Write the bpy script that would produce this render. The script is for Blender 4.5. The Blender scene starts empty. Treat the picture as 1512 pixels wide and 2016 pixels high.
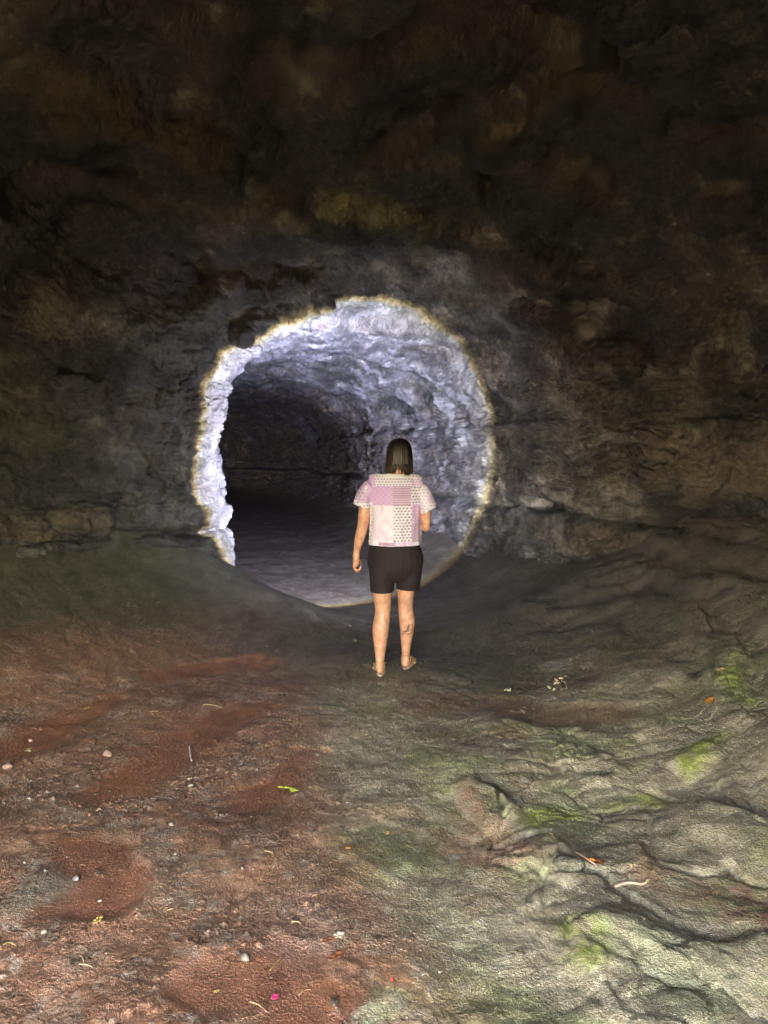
import bpy, bmesh, math, random
import numpy as np
from mathutils import Vector, Matrix
rad = math.radians
scene = bpy.context.scene

# ------------------------------------------------------------------ camera
CAM = np.array([0.0, 0.0, 1.6]); PITCH = rad(4.83); F = 1515.0     # focal length in photo pixels
cd = bpy.data.cameras.new('camera'); cam = bpy.data.objects.new('camera', cd)
scene.collection.objects.link(cam); scene.camera = cam
cam.location = CAM; cam.rotation_euler = (rad(90) - PITCH, 0, 0)
cd.sensor_fit = 'VERTICAL'; cd.sensor_height = 36; cd.lens = 36 * F / 2016
cd.clip_start = 0.05; cd.clip_end = 500

# ------------------------------------------------------------------ daylight outside the unseen cave mouth (behind the camera)
w = bpy.data.worlds.new('World'); scene.world = w; w.use_nodes = True
nt = w.node_tree; nt.nodes.clear()
SUN_EL, SUN_AZ = 50, 195        # the sun stands beyond the hill: only skylight comes in through the mouth
sky = nt.nodes.new('ShaderNodeTexSky'); sky.sky_type = 'NISHITA'; sky.sun_disc = False
sky.sun_elevation = rad(SUN_EL); sky.sun_rotation = rad(180 + SUN_AZ); sky.dust_density = 4.0; sky.air_density = 1.0
mul = nt.nodes.new('ShaderNodeMix'); mul.data_type = 'RGBA'; mul.blend_type = 'MULTIPLY'; mul.inputs[0].default_value = 1
mul.inputs[7].default_value = (1.0, 0.71, 0.46, 1)                 # warm tint on the skylight
bg = nt.nodes.new('ShaderNodeBackground'); bg.inputs[1].default_value = 0.15
wo = nt.nodes.new('ShaderNodeOutputWorld')
nt.links.new(sky.outputs[0], mul.inputs[6]); nt.links.new(mul.outputs[2], bg.inputs[0]); nt.links.new(bg.outputs[0], wo.inputs[0])
scene.view_settings.view_transform = 'Standard'; scene.view_settings.look = 'None'
scene.view_settings.exposure = 7.6; scene.view_settings.gamma = 1.0
scene.cycles.use_denoising = True
scene.cycles.max_bounces = 5; scene.cycles.diffuse_bounces = 4; scene.cycles.glossy_bounces = 3
scene.cycles.sample_clamp_indirect = 3.0; scene.cycles.caustics_reflective = False
MOUTH_Y = -0.9; MOUTH = (-.75, 1.45, .95, 1.18)      # unseen opening, shaped to light like a lamp by the camera: centre x, z, half width, half height
sl = bpy.data.lights.new('sun', 'SUN'); sl.energy = 2.0; sl.angle = rad(.5); sl.color = (1, .90, .76)
so_ = bpy.data.objects.new('sun', sl); scene.collection.objects.link(so_)
so_.rotation_euler = Vector((math.sin(rad(SUN_AZ)) * math.cos(rad(SUN_EL)), math.cos(rad(SUN_AZ)) * math.cos(rad(SUN_EL)), -math.sin(rad(SUN_EL)))).to_track_quat('-Z', 'Y').to_euler()
pl = bpy.data.lights.new('light_mouth_portal', 'AREA'); pl.shape = 'RECTANGLE'; pl.size = 2 * MOUTH[2] + .1; pl.size_y = 2 * MOUTH[3] + .1
pl.cycles.is_portal = True
po = bpy.data.objects.new('light_mouth_portal', pl); scene.collection.objects.link(po)
po.location = (MOUTH[0], MOUTH_Y - .12, MOUTH[1]); po.rotation_euler = (rad(90), 0, 0)   # faces +y, into the cave

# ------------------------------------------------------------------ helpers: tags, rays, noise
def link(o, parent=None):
    scene.collection.objects.link(o)
    if parent is not None: o.parent = parent
    return o
def tag(o, label=None, cat=None, group=None, kind=None):
    if label: o['label'] = label
    if cat: o['category'] = cat
    if group: o['group'] = group
    if kind: o['kind'] = kind
    return o
def empty(name, loc=(0, 0, 0), rz=0):
    o = bpy.data.objects.new(name, None); link(o); o.location = loc; o.rotation_euler[2] = rz; o.empty_display_size = 0.1
    return o
def ray(px, py):
    return np.array([0, math.cos(PITCH), -math.sin(PITCH)]) + (px - 756) / F * np.array([1.0, 0, 0]) \
        + (1008 - py) / F * np.array([0, math.sin(PITCH), math.cos(PITCH)])
def project(P):
    d = P - CAM; z = d[:, 1] * math.cos(PITCH) - d[:, 2] * math.sin(PITCH)
    u = d[:, 1] * math.sin(PITCH) + d[:, 2] * math.cos(PITCH); zz = np.where(z > .05, z, np.nan)
    return 756 + F * d[:, 0] / zz, 1008 - F * u / zz, z
rng = np.random.default_rng(7)
TAB = rng.random((64, 64, 64)).astype(np.float32)
def vn(P, sc=1.0, seed=0):
    """smooth value noise, -1..1"""
    if np.isscalar(sc): sc = (sc, sc, sc)
    Q = P.astype(np.float32) * np.array(sc, np.float32) + np.array([seed * 7.31 + 100, seed * 3.77 + 100, seed * 5.13 + 100], np.float32)
    i = np.floor(Q).astype(np.int32); f = Q - i; f = f * f * f * (f * (f * 6 - 15) + 10)
    i0 = i & 63; i1 = (i + 1) & 63
    x0, y0, z0 = i0.T; x1, y1, z1 = i1.T; fx, fy, fz = f.T
    a = TAB[x0, y0, z0] * (1 - fx) + TAB[x1, y0, z0] * fx
    b = TAB[x0, y1, z0] * (1 - fx) + TAB[x1, y1, z0] * fx
    c = TAB[x0, y0, z1] * (1 - fx) + TAB[x1, y0, z1] * fx
    d = TAB[x0, y1, z1] * (1 - fx) + TAB[x1, y1, z1] * fx
    return ((a * (1 - fy) + b * fy) * (1 - fz) + (c * (1 - fy) + d * fy) * fz) * 2 - 1
R3 = np.array([[.36, .48, -.8], [-.8, .6, 0], [.48, .64, .6]])
def fbm(P, sc, octs=4, gain=.5, seed=0, mode=0):
    """mode 0 plain, 1 ridged (sharp crests), 2 billow (rounded lumps, sharp creases)"""
    out = np.zeros(len(P), np.float32); a = 1.0; n = 0.0; Q = P
    s = np.array((sc, sc, sc) if np.isscalar(sc) else sc, float); Q = P * s
    for k in range(octs):
        v = vn(Q, 1.0, seed + k * 3)
        if mode == 1: v = 1 - 2 * np.abs(v)
        elif mode == 2: v = 2 * np.abs(v) - 0.6
        out += a * v; n += a; a *= gain; Q = (Q @ R3.T) * 2.03
    return out / n
def cells(P, sc, seed=0):
    """Worley noise: F1, F2-F1, random value of the nearest cell"""
    s = np.array((sc, sc, sc) if np.isscalar(sc) else sc, np.float32)
    Q = (P * s).astype(np.float32) + 50 + seed * 3.3; i = np.floor(Q).astype(np.int32); f = Q - i
    f1 = np.full(len(P), 9, np.float32); f2 = f1.copy(); cid = np.zeros(len(P), np.float32)
    for dx in (-1, 0, 1):
        for dy in (-1, 0, 1):
            for dz in (-1, 0, 1):
                x = (i[:, 0] + dx) & 63; y = (i[:, 1] + dy) & 63; z = (i[:, 2] + dz) & 63
                r = TAB[x, y, z]; r2 = TAB[y, z, x]; r3 = TAB[z, x, y]
                d = np.sqrt((dx + r - f[:, 0]) ** 2 + (dy + r2 - f[:, 1]) ** 2 + (dz + r3 - f[:, 2]) ** 2)
                m = d < f1
                f2 = np.where(m, f1, np.minimum(f2, d)); cid = np.where(m, TAB[z, y, x], cid); f1 = np.where(m, d, f1)
    return f1, f2 - f1, cid
def sstep(a, b, x):
    t = np.clip((x - a) / (b - a), 0, 1); return t * t * (3 - 2 * t)
def lerp(a, b, t): return a * (1 - t) + b * t
def mixc(col, c, m): return col * (1 - m[:, None]) + np.array(c, np.float32) * m[:, None]
def capsule(P, a, b, r, soft=.5):
    ab = b - a; t = np.clip(((P - a) @ ab) / max(ab @ ab, 1e-6), 0, 1)
    d = np.linalg.norm(P - (a + t[:, None] * ab), axis=1)
    return 1 - sstep(r * (1 - soft), r * (1 + soft), d)
def grid_mesh(name, V, NR, NC, keep=None, smooth=True):
    me = bpy.data.meshes.new(name)
    r = np.arange(NR - 1)[:, None]; c = np.arange(NC - 1)[None, :]
    q = np.stack([r * NC + c, r * NC + c + 1, (r + 1) * NC + c + 1, (r + 1) * NC + c], -1).reshape(-1, 4)
    if keep is not None:
        q = q[keep.reshape(-1)]
        used = np.unique(q); rm = np.full(len(V), -1, np.int64); rm[used] = np.arange(len(used)); q = rm[q]; V = V[used]
    else: used = np.arange(len(V))
    me.vertices.add(len(V)); me.vertices.foreach_set('co', V.astype(np.float32).ravel())
    me.loops.add(q.size); me.loops.foreach_set('vertex_index', q.astype(np.int32).ravel())
    me.polygons.add(len(q)); me.polygons.foreach_set('loop_start', np.arange(0, q.size, 4, dtype=np.int32))
    me.polygons.foreach_set('use_smooth', np.full(len(q), smooth)); me.update(calc_edges=True)
    return me, used
def grid_normals(V, NR, NC):
    G = V.reshape(NR, NC, 3); n = np.cross(np.gradient(G, axis=0), np.gradient(G, axis=1))
    return (n / (np.linalg.norm(n, axis=2, keepdims=True) + 1e-12)).reshape(-1, 3)
def set_attr(me, name, vals):
    if vals.ndim == 2:
        a = me.attributes.new(name, 'FLOAT_COLOR', 'POINT')
        v = np.ones((len(vals), 4), np.float32); v[:, :3] = vals; a.data.foreach_set('color', v.ravel())
    else:
        a = me.attributes.new(name, 'FLOAT', 'POINT'); a.data.foreach_set('value', vals.astype(np.float32))

# ------------------------------------------------------------------ materials
class NB:
    def __init__(s, name):
        s.m = bpy.data.materials.new(name); s.m.use_nodes = True; s.t = s.m.node_tree
        s.p = s.t.nodes['Principled BSDF']; s.out = s.t.nodes['Material Output']
    def n(s, typ, **k):
        x = s.t.nodes.new(typ)
        for a, b in k.items(): setattr(x, a, b)
        return x
    def l(s, a, b): s.t.links.new(a, b)
    def noise(s, scale, detail=6, rough=.6, vec=None, typ='FBM'):
        x = s.n('ShaderNodeTexNoise'); x.inputs['Scale'].default_value = scale; x.inputs['Detail'].default_value = detail
        x.inputs['Roughness'].default_value = rough; s.l(vec or s.co, x.inputs['Vector']); return x.outputs['Fac']
    def coords(s, kind='Object'):
        s.co = s.n('ShaderNodeTexCoord').outputs[kind]; return s.co
    def math(s, op, a, b=None, c=None, clamp=False):
        x = s.n('ShaderNodeMath', operation=op, use_clamp=clamp)
        for i, v in enumerate((a, b, c)):
            if v is None: continue
            if isinstance(v, (int, float)): x.inputs[i].default_value = v
            else: s.l(v, x.inputs[i])
        return x.outputs[0]
    def rng(s, v, a, b, c, d):
        x = s.n('ShaderNodeMapRange'); s.l(v, x.inputs[0])
        for i, q in enumerate((a, b, c, d)):
            x.inputs[i + 1].default_value = q
        return x.outputs[0]
    def mix(s, fac, a, b, blend='MIX'):
        x = s.n('ShaderNodeMix', data_type='RGBA', blend_type=blend)
        for i, v in ((0, fac), (6, a), (7, b)):
            if isinstance(v, (int, float)): x.inputs[i].default_value = v
            elif isinstance(v, tuple): x.inputs[i].default_value = (*v, 1)
            else: s.l(v, x.inputs[i])
        return x.outputs[2]
    def bump(s, h, dist, strength=1.0, nrm=None):
        x = s.n('ShaderNodeBump'); x.inputs['Distance'].default_value = dist; x.inputs['Strength'].default_value = strength
        s.l(h, x.inputs['Height'])
        if nrm: s.l(nrm, x.inputs['Normal'])
        return x.outputs[0]
def rock_material(name, bump1, bump2, grain, spec=.5, speck=.5, vs=60, grit=.35):
    """albedo and wetness come from the mesh; fine mottling, grain and relief are procedural"""
    b = NB(name); b.coords()
    a = b.n('ShaderNodeAttribute', attribute_name='albedo'); wt = b.n('ShaderNodeAttribute', attribute_name='wet')
    n1 = b.noise(9, 8, .7); n2 = b.noise(45, 6, .7); n3 = b.noise(190, 4, .7)
    f = b.math('MULTIPLY', b.rng(n1, .3, .7, .55, 1.5), b.rng(n2, .3, .7, 1 - grain * .6, 1 + grain * .7))
    f = b.math('MULTIPLY', f, b.rng(n3, .3, .7, 1 - grain, 1 + grain))
    c = b.n('ShaderNodeVectorMath', operation='SCALE'); b.l(a.outputs['Color'], c.inputs[0]); b.l(f, c.inputs['Scale'])
    vg = b.n('ShaderNodeTexVoronoi'); vg.inputs['Scale'].default_value = vs * 2.2; b.l(b.co, vg.inputs['Vector'])      # pale mineral grains, doubling as painted wet glints
    sp = b.n('ShaderNodeSeparateColor'); b.l(vg.outputs['Color'], sp.inputs[0])
    mk = b.math('MULTIPLY', b.rng(sp.outputs[0], .80, .93, 0, 1), b.rng(n1, .42, .62, .1, 1)); mk = b.math('MULTIPLY', mk, b.rng(vg.outputs['Distance'], .28, .5, speck, 0))
    lift = b.n('ShaderNodeVectorMath', operation='MULTIPLY_ADD'); b.l(c.outputs[0], lift.inputs[0]); lift.inputs[1].default_value = (1.5, 1.55, 1.6); lift.inputs[2].default_value = (.13, .125, .11)
    b.l(b.mix(mk, c.outputs[0], lift.outputs[0]), b.p.inputs['Base Color'])
    r = b.math('MULTIPLY_ADD', wt.outputs['Fac'], -.62, .80)
    r = b.math('ADD', r, b.rng(n2, .3, .7, -.10, .10), clamp=True)
    b.l(r, b.p.inputs['Roughness']); b.p.inputs['Specular IOR Level'].default_value = spec
    v = b.n('ShaderNodeTexVoronoi'); v.inputs['Scale'].default_value = vs; b.l(b.co, v.inputs['Vector'])
    msk = b.rng(b.noise(2.6, 4, .6), .38, .62, .15, 1.0)                     # crusty here, smooth there
    def vb(h, dist, prev):
        x = b.n('ShaderNodeBump'); x.inputs['Distance'].default_value = dist; b.l(h, x.inputs['Height']); b.l(msk, x.inputs['Strength']); b.l(prev, x.inputs['Normal']); return x.outputs[0]
    nb = b.bump(n1, bump1); nb = vb(n2, bump2, nb); nb = vb(v.outputs[0], bump2 * grit, nb); nb = vb(vg.outputs[0], bump2 * grit * .7, nb); nb = b.bump(n3, bump2 * .28, 1, nb)
    b.l(nb, b.p.inputs['Normal'])
    return b.m
def plain(name, col, rough=.6, var=.25, scale=60, bump=0.0, spec=.5, sub=0.0, metal=0.0):
    b = NB(name); b.coords(); n = b.noise(scale, 5, .6)
    b.l(b.mix(n, tuple(c * (1 - var) for c in col), tuple(min(1, c * (1 + var)) for c in col)), b.p.inputs['Base Color'])
    b.p.inputs['Roughness'].default_value = rough; b.p.inputs['Specular IOR Level'].default_value = spec; b.p.inputs['Metallic'].default_value = metal
    if sub: b.p.inputs['Subsurface Weight'].default_value = sub; b.p.inputs['Subsurface Scale'].default_value = .01
    if bump: b.l(b.bump(n, bump), b.p.inputs['Normal'])
    return b.m
M_WALL = rock_material('cave_rock', .065, .022, .45, spec=.7, speck=.55)
M_FLOOR = rock_material('cave_floor_mud_and_rock', .012, .011, .42, spec=.8, speck=.8, vs=95, grit=.7)
# ------------------------------------------------------------------ plan of the lava tube: left and right wall lines, ceiling height
Q = 1.0
CTL = [  # A(left x,y)   B(right x,y)   ceiling
    (-3.3, MOUTH_Y, 2.7, MOUTH_Y, 4.0), (-3.35, 0.8, 2.8, 0.8, 4.05), (-3.45, 2.4, 2.9, 2.4, 4.1), (-3.5, 4.2, 2.95, 4.4, 4.0),
    (-3.35, 5.4, 2.85, 5.8, 3.85), (-2.95, 6.25, 2.6, 6.8, 3.6), (-2.35, 6.75, 2.15, 7.6, 3.35), (-1.80, 6.98, 1.70, 8.3, 2.98),
    (-1.62, 7.35, 1.42, 9.1, 2.92), (-1.85, 8.1, 1.15, 10.0, 2.95), (-2.4, 9.2, .75, 11.2, 2.95), (-3.2, 10.8, .15, 12.8, 2.9),
    (-4.7, 13.0, -.25, 14.9, 2.9), (-6.6, 15.5, -.6, 17.5, 2.9), (-9.0, 18.5, -1.6, 21.5, 2.9), (-12.0, 21.5, -4.5, 26.5, 2.8), (-15.5, 24.0, -9.5, 30.5, 2.6), (-19.0, 29.0, -18.6, 31.0, 1.3)]
CTL = np.array(CTL)
def dense(n=4000, sig=.32):
    t = np.linspace(0, len(CTL) - 1, n); k = np.arange(len(CTL))
    D = np.stack([np.interp(t, k, CTL[:, j]) for j in range(5)], 1)
    s = sig * n / (len(CTL) - 1); h = int(3 * s); g = np.exp(-.5 * (np.arange(-h, h + 1) / s) ** 2); g /= g.sum()
    E = np.pad(D, ((h, h), (0, 0)), mode='reflect', reflect_type='odd')
    return np.stack([np.convolve(E[:, j], g, 'valid') for j in range(5)], 1)
DN = dense()
def resample(n, back_w=.25):
    step = np.maximum(np.linalg.norm(np.diff(DN[:, :2], axis=0), axis=1), np.linalg.norm(np.diff(DN[:, 2:4], axis=0), axis=1))
    mid = (DN[1:, :2] + DN[1:, 2:4]) / 2; dist = np.maximum(np.hypot(mid[:, 0], mid[:, 1]), 2.0)
    wgt = np.where(mid[:, 1] < 1.6, back_w, 1.0) * np.where((mid[:, 1] > 3.2) & (mid[:, 1] < 8.2), 1.7, 1.0) * step / dist
    cum = np.concatenate([[0], np.cumsum(wgt)]); cum /= cum[-1]
    u = np.linspace(0, 1, n); ii = np.interp(u, cum, np.arange(len(DN)))
    return np.stack([np.interp(ii, np.arange(len(DN)), DN[:, j]) for j in range(5)], 1)
def near_front(P, pxy, tol=14):
    """surface point that the photograph shows at a pixel"""
    x, y, z = P[1]; d = np.hypot(x - pxy[0], y - pxy[1]); m = (d < tol) & (z > .4)
    if not m.any(): m = d < np.nanmin(d) + 2
    idx = np.nonzero(m)[0]; return P[0][idx[np.argmin(z[idx] + d[idx] * .004)]]

# ---- rock shell -------------------------------------------------
NR, NC = int(1500 * Q), int(1150 * Q)
S = resample(NR)
ZC = 1.15; EXP = 2.7
th = np.linspace(rad(-38), rad(218), 6000); se = np.sign(np.sin(th)) * np.abs(np.sin(th)) ** (2 / EXP); ce = np.sign(np.cos(th)) * np.abs(np.cos(th)) ** (2 / EXP)
arc = np.concatenate([[0], np.cumsum(np.hypot(np.diff(ce) * 2.6, np.diff(se) * 2.2))]); arc /= arc[-1]
u = np.linspace(0, 1, NC); ce = np.interp(u, arc, ce); se = np.interp(u, arc, se)
cx = (S[:, 0] + S[:, 2]) / 2; cy = (S[:, 1] + S[:, 3]) / 2; hx = (S[:, 2] - S[:, 0]) / 2; hy = (S[:, 3] - S[:, 1]) / 2
hz = np.where(se[None] > 0, (S[:, 4] - ZC)[:, None], 2.1)
V = np.stack([cx[:, None] + hx[:, None] * ce, cy[:, None] + hy[:, None] * ce, ZC + hz * se], -1).reshape(-1, 3)
u_side = np.tile(ce, NR); u_up = np.tile(se, NR)      # +1 right wall, -1 left wall; +1 ceiling
N = grid_normals(V, NR, NC)
ctr = np.repeat(np.stack([cx, cy, np.full(NR, ZC)], 1), NC, 0)
if np.mean(((V - ctr) * N).sum(1)) < 0: N = -N        # outward = into the rock
base = V.copy(); PB = (base, project(base))
wl = sstep(.55, .95, -u_side); wr = sstep(.55, .95, u_side); ceil = sstep(.35, .8, u_up)
inner = sstep(6.2, 7.6, V[:, 1]); fade = sstep(0, .3, V[:, 1] - MOUTH_Y)
def w3(P, sc, seed): return np.stack([vn(P, sc, seed), vn(P, sc, seed + 1), vn(P, sc, seed + 2)], 1)
# pass 1: broad shape, scooped hollows between broken slabs
D = .20 * fbm(V, .55, 2, seed=1) + .12 * fbm(V, 1.3, 3, seed=5)
warp = V + .18 * w3(V, 1.7, 11)
f1, f21, cid = cells(warp, (.95, .95, 1.3), 2)
D += ceil * (.20 * (.55 - f1) + .12 * sstep(.0, .35, f21) * (cid - .4))
# hollows (+) and bulges (-) the photograph shows: photo pixels of a line, half width in pixels, depth in metres
FEAT = [((20, 385), (235, 365), 42, .40), ((395, 345), (590, 400), 38, .36), ((215, 20), (520, 120), 45, .35), ((180, 500), (330, 530), 62, .34),
    ((400, 540), (600, 545), 25, .2), ((900, 60), (1090, 160), 60, .36), ((1165, 175), (1225, 230), 42, .34), ((1152, 365), (1162, 418), 24, .42),
    ((945, 345), (950, 430), 14, .22), ((1050, 500), (1140, 570), 34, .3), ((1110, 655), (1235, 690), 40, .36), ((760, 300), (880, 235), 36, .28),
    ((1340, 300), (1500, 335), 36, .3), ((1035, 615), (1080, 645), 20, .2), ((1390, 420), (1470, 450), 30, .25),
    ((20, 560), (90, 540), 24, .25), ((100, 735), (150, 735), 18, .2), ((480, 180), (560, 300), 30, .24), ((660, 130), (760, 90), 40, .25),
    ((130, 190), (430, 305), 44, -.34), ((960, 290), (1180, 190), 22, -.2), ((640, 400), (860, 470), 36, -.14), ((700, 590), (860, 600), 26, -.08),
    ((1180, 830), (1190, 960), 14, -.10), ((1180, 960), (1500, 900), 60, -.16), ((1130, 1040), (1330, 1100), 40, -.12), ((1020, 985), (1150, 1025), 12, .12),
    ((1490, 1190), (1500, 1300), 60, -.15), ((40, 1030), (330, 1035), 12, -.05), ((260, 640), (330, 700), 26, -.10), ((600, 850), (610, 870), 20, .3), ((690, 690), (720, 705), 7, .08),
    ((480, 655), (620, 610), 16, -.16), ((690, 640), (860, 650), 26, .12), ((250, 1110), (290, 1140), 12, .10)]
Pw = V + .09 * w3(V, 2.5, 71) + .05 * w3(V, 7, 74)
for a, b, wpx, dep in FEAT:
    A3, B3 = near_front(PB, a), near_front(PB, b)
    D += dep * .95 * capsule(Pw, A3, B3, wpx * (np.linalg.norm((A3 + B3) / 2 - CAM)) / F * 1.15, .45)
V = V + N * (D * (.35 + .65 * fade))[:, None]
def smooth_normals(V, k):
    n = grid_normals(V, NR, NC).reshape(NR, NC, 3)
    for ax in (0, 1):
        c = np.cumsum(np.pad(n, [(k + 1, k) if a == ax else (0, 0) for a in range(3)], mode='edge'), axis=ax)
        n = np.take(c, range(2 * k + 1, c.shape[ax]), ax) - np.take(c, range(0, c.shape[ax] - 2 * k - 1), ax)
    n = n.reshape(-1, 3); n /= np.linalg.norm(n, axis=1, keepdims=True) + 1e-9
    return n if (n * N).sum() > 0 else -n
# pass 2: ledges and middling relief
N2 = smooth_normals(V, 6); z = V[:, 2]; warp = V + .12 * w3(V, 2.2, 11)
f1b, f21b, cidb = cells(warp, (2.6, 2.6, 3.2), 4)
D = lerp(.05, .10, ceil) * (1 - .7 * inner) * ((.5 - f1b) + .7 * sstep(0, .3, f21b) * (cidb - .5))
fl = fbm(warp, (1.3, 1.3, 7.0), 5, .58, 21, 1); D += -(.055 + .02 * wr) * fl * (1 - .5 * ceil)
sl_ = np.concatenate([[0], np.cumsum(np.hypot(np.diff(cx), np.diff(cy)))]); SP = np.stack([np.repeat(sl_, NC), np.tile(u * 9.0, NR), np.zeros(len(V))], 1) + .35 * w3(V, 1.2, 15)
D += -.045 * inner * ceil * fbm(SP, (4.2, 1.1, 1), 4, .58, 17, 1)       # sagging lips of the ceiling lining
drip = fbm(warp, (7, 7, 1.6), 4, .6, 31, 1) * sstep(1.85, 2.0, z) * (1 - sstep(2.35, 2.7, z))
D += -.05 * drip * (wr + .5 * wl)
D += -.05 * fbm(V, 3.1, 4, .55, 41, 2)
zr = 1.80 + .06 * vn(V, .8, 60) + .02 * vn(V, 4, 65)
D += wr * (-.07 * sstep(-.5, .2, vn(V, 1.3, 66)) * np.exp(-((z - zr) / .045) ** 2) + .05 * sstep(zr + .03, zr + .1, z) * (1 - sstep(zr + .3, zr + .6, z)))
zl = .80 + .05 * vn(V, .9, 61) + .012 * vn(V, 6, 62)
D += wl * (.15 * (.25 + .75 * sstep(-.45, .25, vn(V, 1.8, 67))) * np.exp(-((z - zl) / (.03 + .02 * vn(V, 2.5, 68))) ** 2) - .07 * np.exp(-((z - zl - .14) / .10) ** 2) * (1 + .9 * vn(V, 5, 63)))
D += wl * -.06 * sstep(zl, zl - .06, z)
zq = .95 + .07 * vn(V, .7, 64)
D += wr * (.10 * np.exp(-((z - zq) / .05) ** 2) - .10 * sstep(zq, zq - .12, z))
V = V + N2 * (D * fade)[:, None]
# pass 3: crust
N3 = smooth_normals(V, 2); z = V[:, 2]
f1c, f21c, cidc = cells(V + .05 * w3(V, 6, 14), (6.5, 6.5, 7.5), 8)
D = .018 * (.5 - f1c) + .014 * sstep(0, .25, f21c) * (cidc - .5)
D += -.024 * fbm(V, 8.5, 4, .6, 43, 2) - .012 * fbm(V, 25, 3, .6, 45, 0) - .006 * np.abs(vn(V, 48, 46))
D += -.02 * fbm(V + .05 * w3(V, 4, 47), 13, 3, .6, 49, 1) * sstep(-.1, .5, vn(V, 1.1, 50))
V = V + N3 * (D * fade)[:, None]
# ---- rock colours
Pw = V + .09 * w3(V, 2.5, 71) + .05 * w3(V, 7, 74); warp = V + .15 * w3(V, 2, 77)
col = np.tile(np.array([.088, .082, .066], np.float32), (len(V), 1))
n1 = fbm(V, .9, 4, .6, 81); n2 = fbm(V, 2.6, 5, .62, 85); n3 = fbm(V, 6.5, 4, .6, 89); n4 = fbm(warp, (3, 3, 9), 5, .65, 93)
col = mixc(col, (.135, .130, .112), sstep(.0, .45, n2))
col = mixc(col, (.050, .045, .040), sstep(.05, .40, -n3) * .8)
col = mixc(col, (.105, .070, .045), sstep(.08, .40, n1) * .75)
col = mixc(col, (.085, .100, .055), sstep(.08, .42, fbm(V, 1.4, 4, .6, 97)) * .7)
col = mixc(col, (.24, .225, .19), sstep(.18, .48, n4) * .7)
deep = sstep(6.8, 7.8, V[:, 1] + .35 * n1) * (1 - sstep(15.5, 19, V[:, 1] - V[:, 0] * .5)) * sstep(-1.9, -1.4, V[:, 0] + .0 * z)
col = mixc(col, (.27, .26, .26), deep * .8 * sstep(-.45, .25, n2))                 # paler skin of the inner tube, torchlit brightness put into the colour
col = mixc(col, (.10, .085, .10), deep * sstep(.1, .35, -n4) * .8)
PV = (V, project(V))
TINT = [((130, 190), (460, 320), 50, (.15, .105, .05)), ((930, 110), (980, 190), 45, (.17, .035, .02)), ((780, 495), (795, 500), 14, (.30, .06, .03)),
    ((585, 660), (640, 655), 14, (.36, .17, .20)), ((740, 640), (850, 660), 34, (.26, .21, .15)), ((960, 260), (1170, 190), 24, (.16, .13, .075)),
    ((1000, 350), (1080, 330), 45, (.12, .085, .06)), ((700, 450), (850, 470), 50, (.16, .16, .09)), ((1300, 880), (1512, 960), 60, (.21, .165, .125)),
    ((1140, 1050), (1330, 1090), 34, (.20, .165, .125)), ((590, 610), (700, 600), 10, (.3, .28, .22)), ((30, 1030), (220, 1040), 26, (.26, .20, .13)), ((250, 1030), (330, 1040), 20, (.20, .16, .10)),
    ((100, 380), (130, 350), 20, (.2, .05, .03)), ((860, 700), (930, 760), 45, (.25, .21, .18)), ((1200, 780), (1330, 820), 22, (.13, .15, .07)),
    ((370, 230), (420, 320), 26, (.17, .125, .055)), ((560, 480), (640, 520), 20, (.15, .15, .10))]
for a, b, wpx, c in TINT:
    A3, B3 = near_front(PV, a), near_front(PV, b); r = wpx * np.linalg.norm((A3 + B3) / 2 - CAM) / F
    col = mixc(col, c, capsule(Pw, A3, B3, r, .6) * .75 * sstep(-.5, .2, n3 + .3))
# dark lava patches with ragged outlines, vault shade painted in, paler where skin has flaked
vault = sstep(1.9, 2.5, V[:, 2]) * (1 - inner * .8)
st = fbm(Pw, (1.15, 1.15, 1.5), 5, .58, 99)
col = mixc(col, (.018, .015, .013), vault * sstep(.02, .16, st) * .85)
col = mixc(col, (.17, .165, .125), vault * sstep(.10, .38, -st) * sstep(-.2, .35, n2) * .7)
col *= (lerp(.27, .56, deep) * (1 - .3 * sstep(2.6, 3.4, V[:, 2]) * (1 - deep)))[:, None]; col = lerp(col, col.mean(1, keepdims=True) * np.array([.93, 1.0, 1.0]), .55)  # darker toward the vault top: its lack of light put into the colour
n9 = fbm(warp, 18, 3, .7, 94, 1); n10 = fbm(warp, (3.2, 3.2, 4.2), 6, .62, 96); col *= ((1 + .6 * n9 * sstep(-.6, .4, n2)) * np.exp(2.0 * np.clip(n10, -.5, .55)))[:, None]
col = mixc(col, (.17, .17, .14), (1 - deep) * sstep(.30, .55, n10) * sstep(0, .4, n9 + .3) * .8); col = np.clip(col, .008, 1)
col = mixc(col, (.085, .08, .08), (1 - sstep(-1.45, -.7, V[:, 0])) * sstep(6.3, 6.9, V[:, 1]) * .75 * sstep(-.4, .2, n3))  # left rim darkened in colour to offset the close torch light
col *= (1 - .6 * sstep(16, 19, V[:, 1]))[:, None]  # darkness of the far tunnel put into the rock colour
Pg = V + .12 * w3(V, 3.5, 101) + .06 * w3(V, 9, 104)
for a, b, wpx, dep in FEAT:                               # dark lining plus the shade of the vault hollows, painted black
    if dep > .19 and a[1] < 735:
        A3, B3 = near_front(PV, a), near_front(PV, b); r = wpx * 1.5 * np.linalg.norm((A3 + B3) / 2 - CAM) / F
        col = mixc(col, (.006, .005, .005), capsule(Pg, A3, B3, r, .35) * .88)
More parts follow.
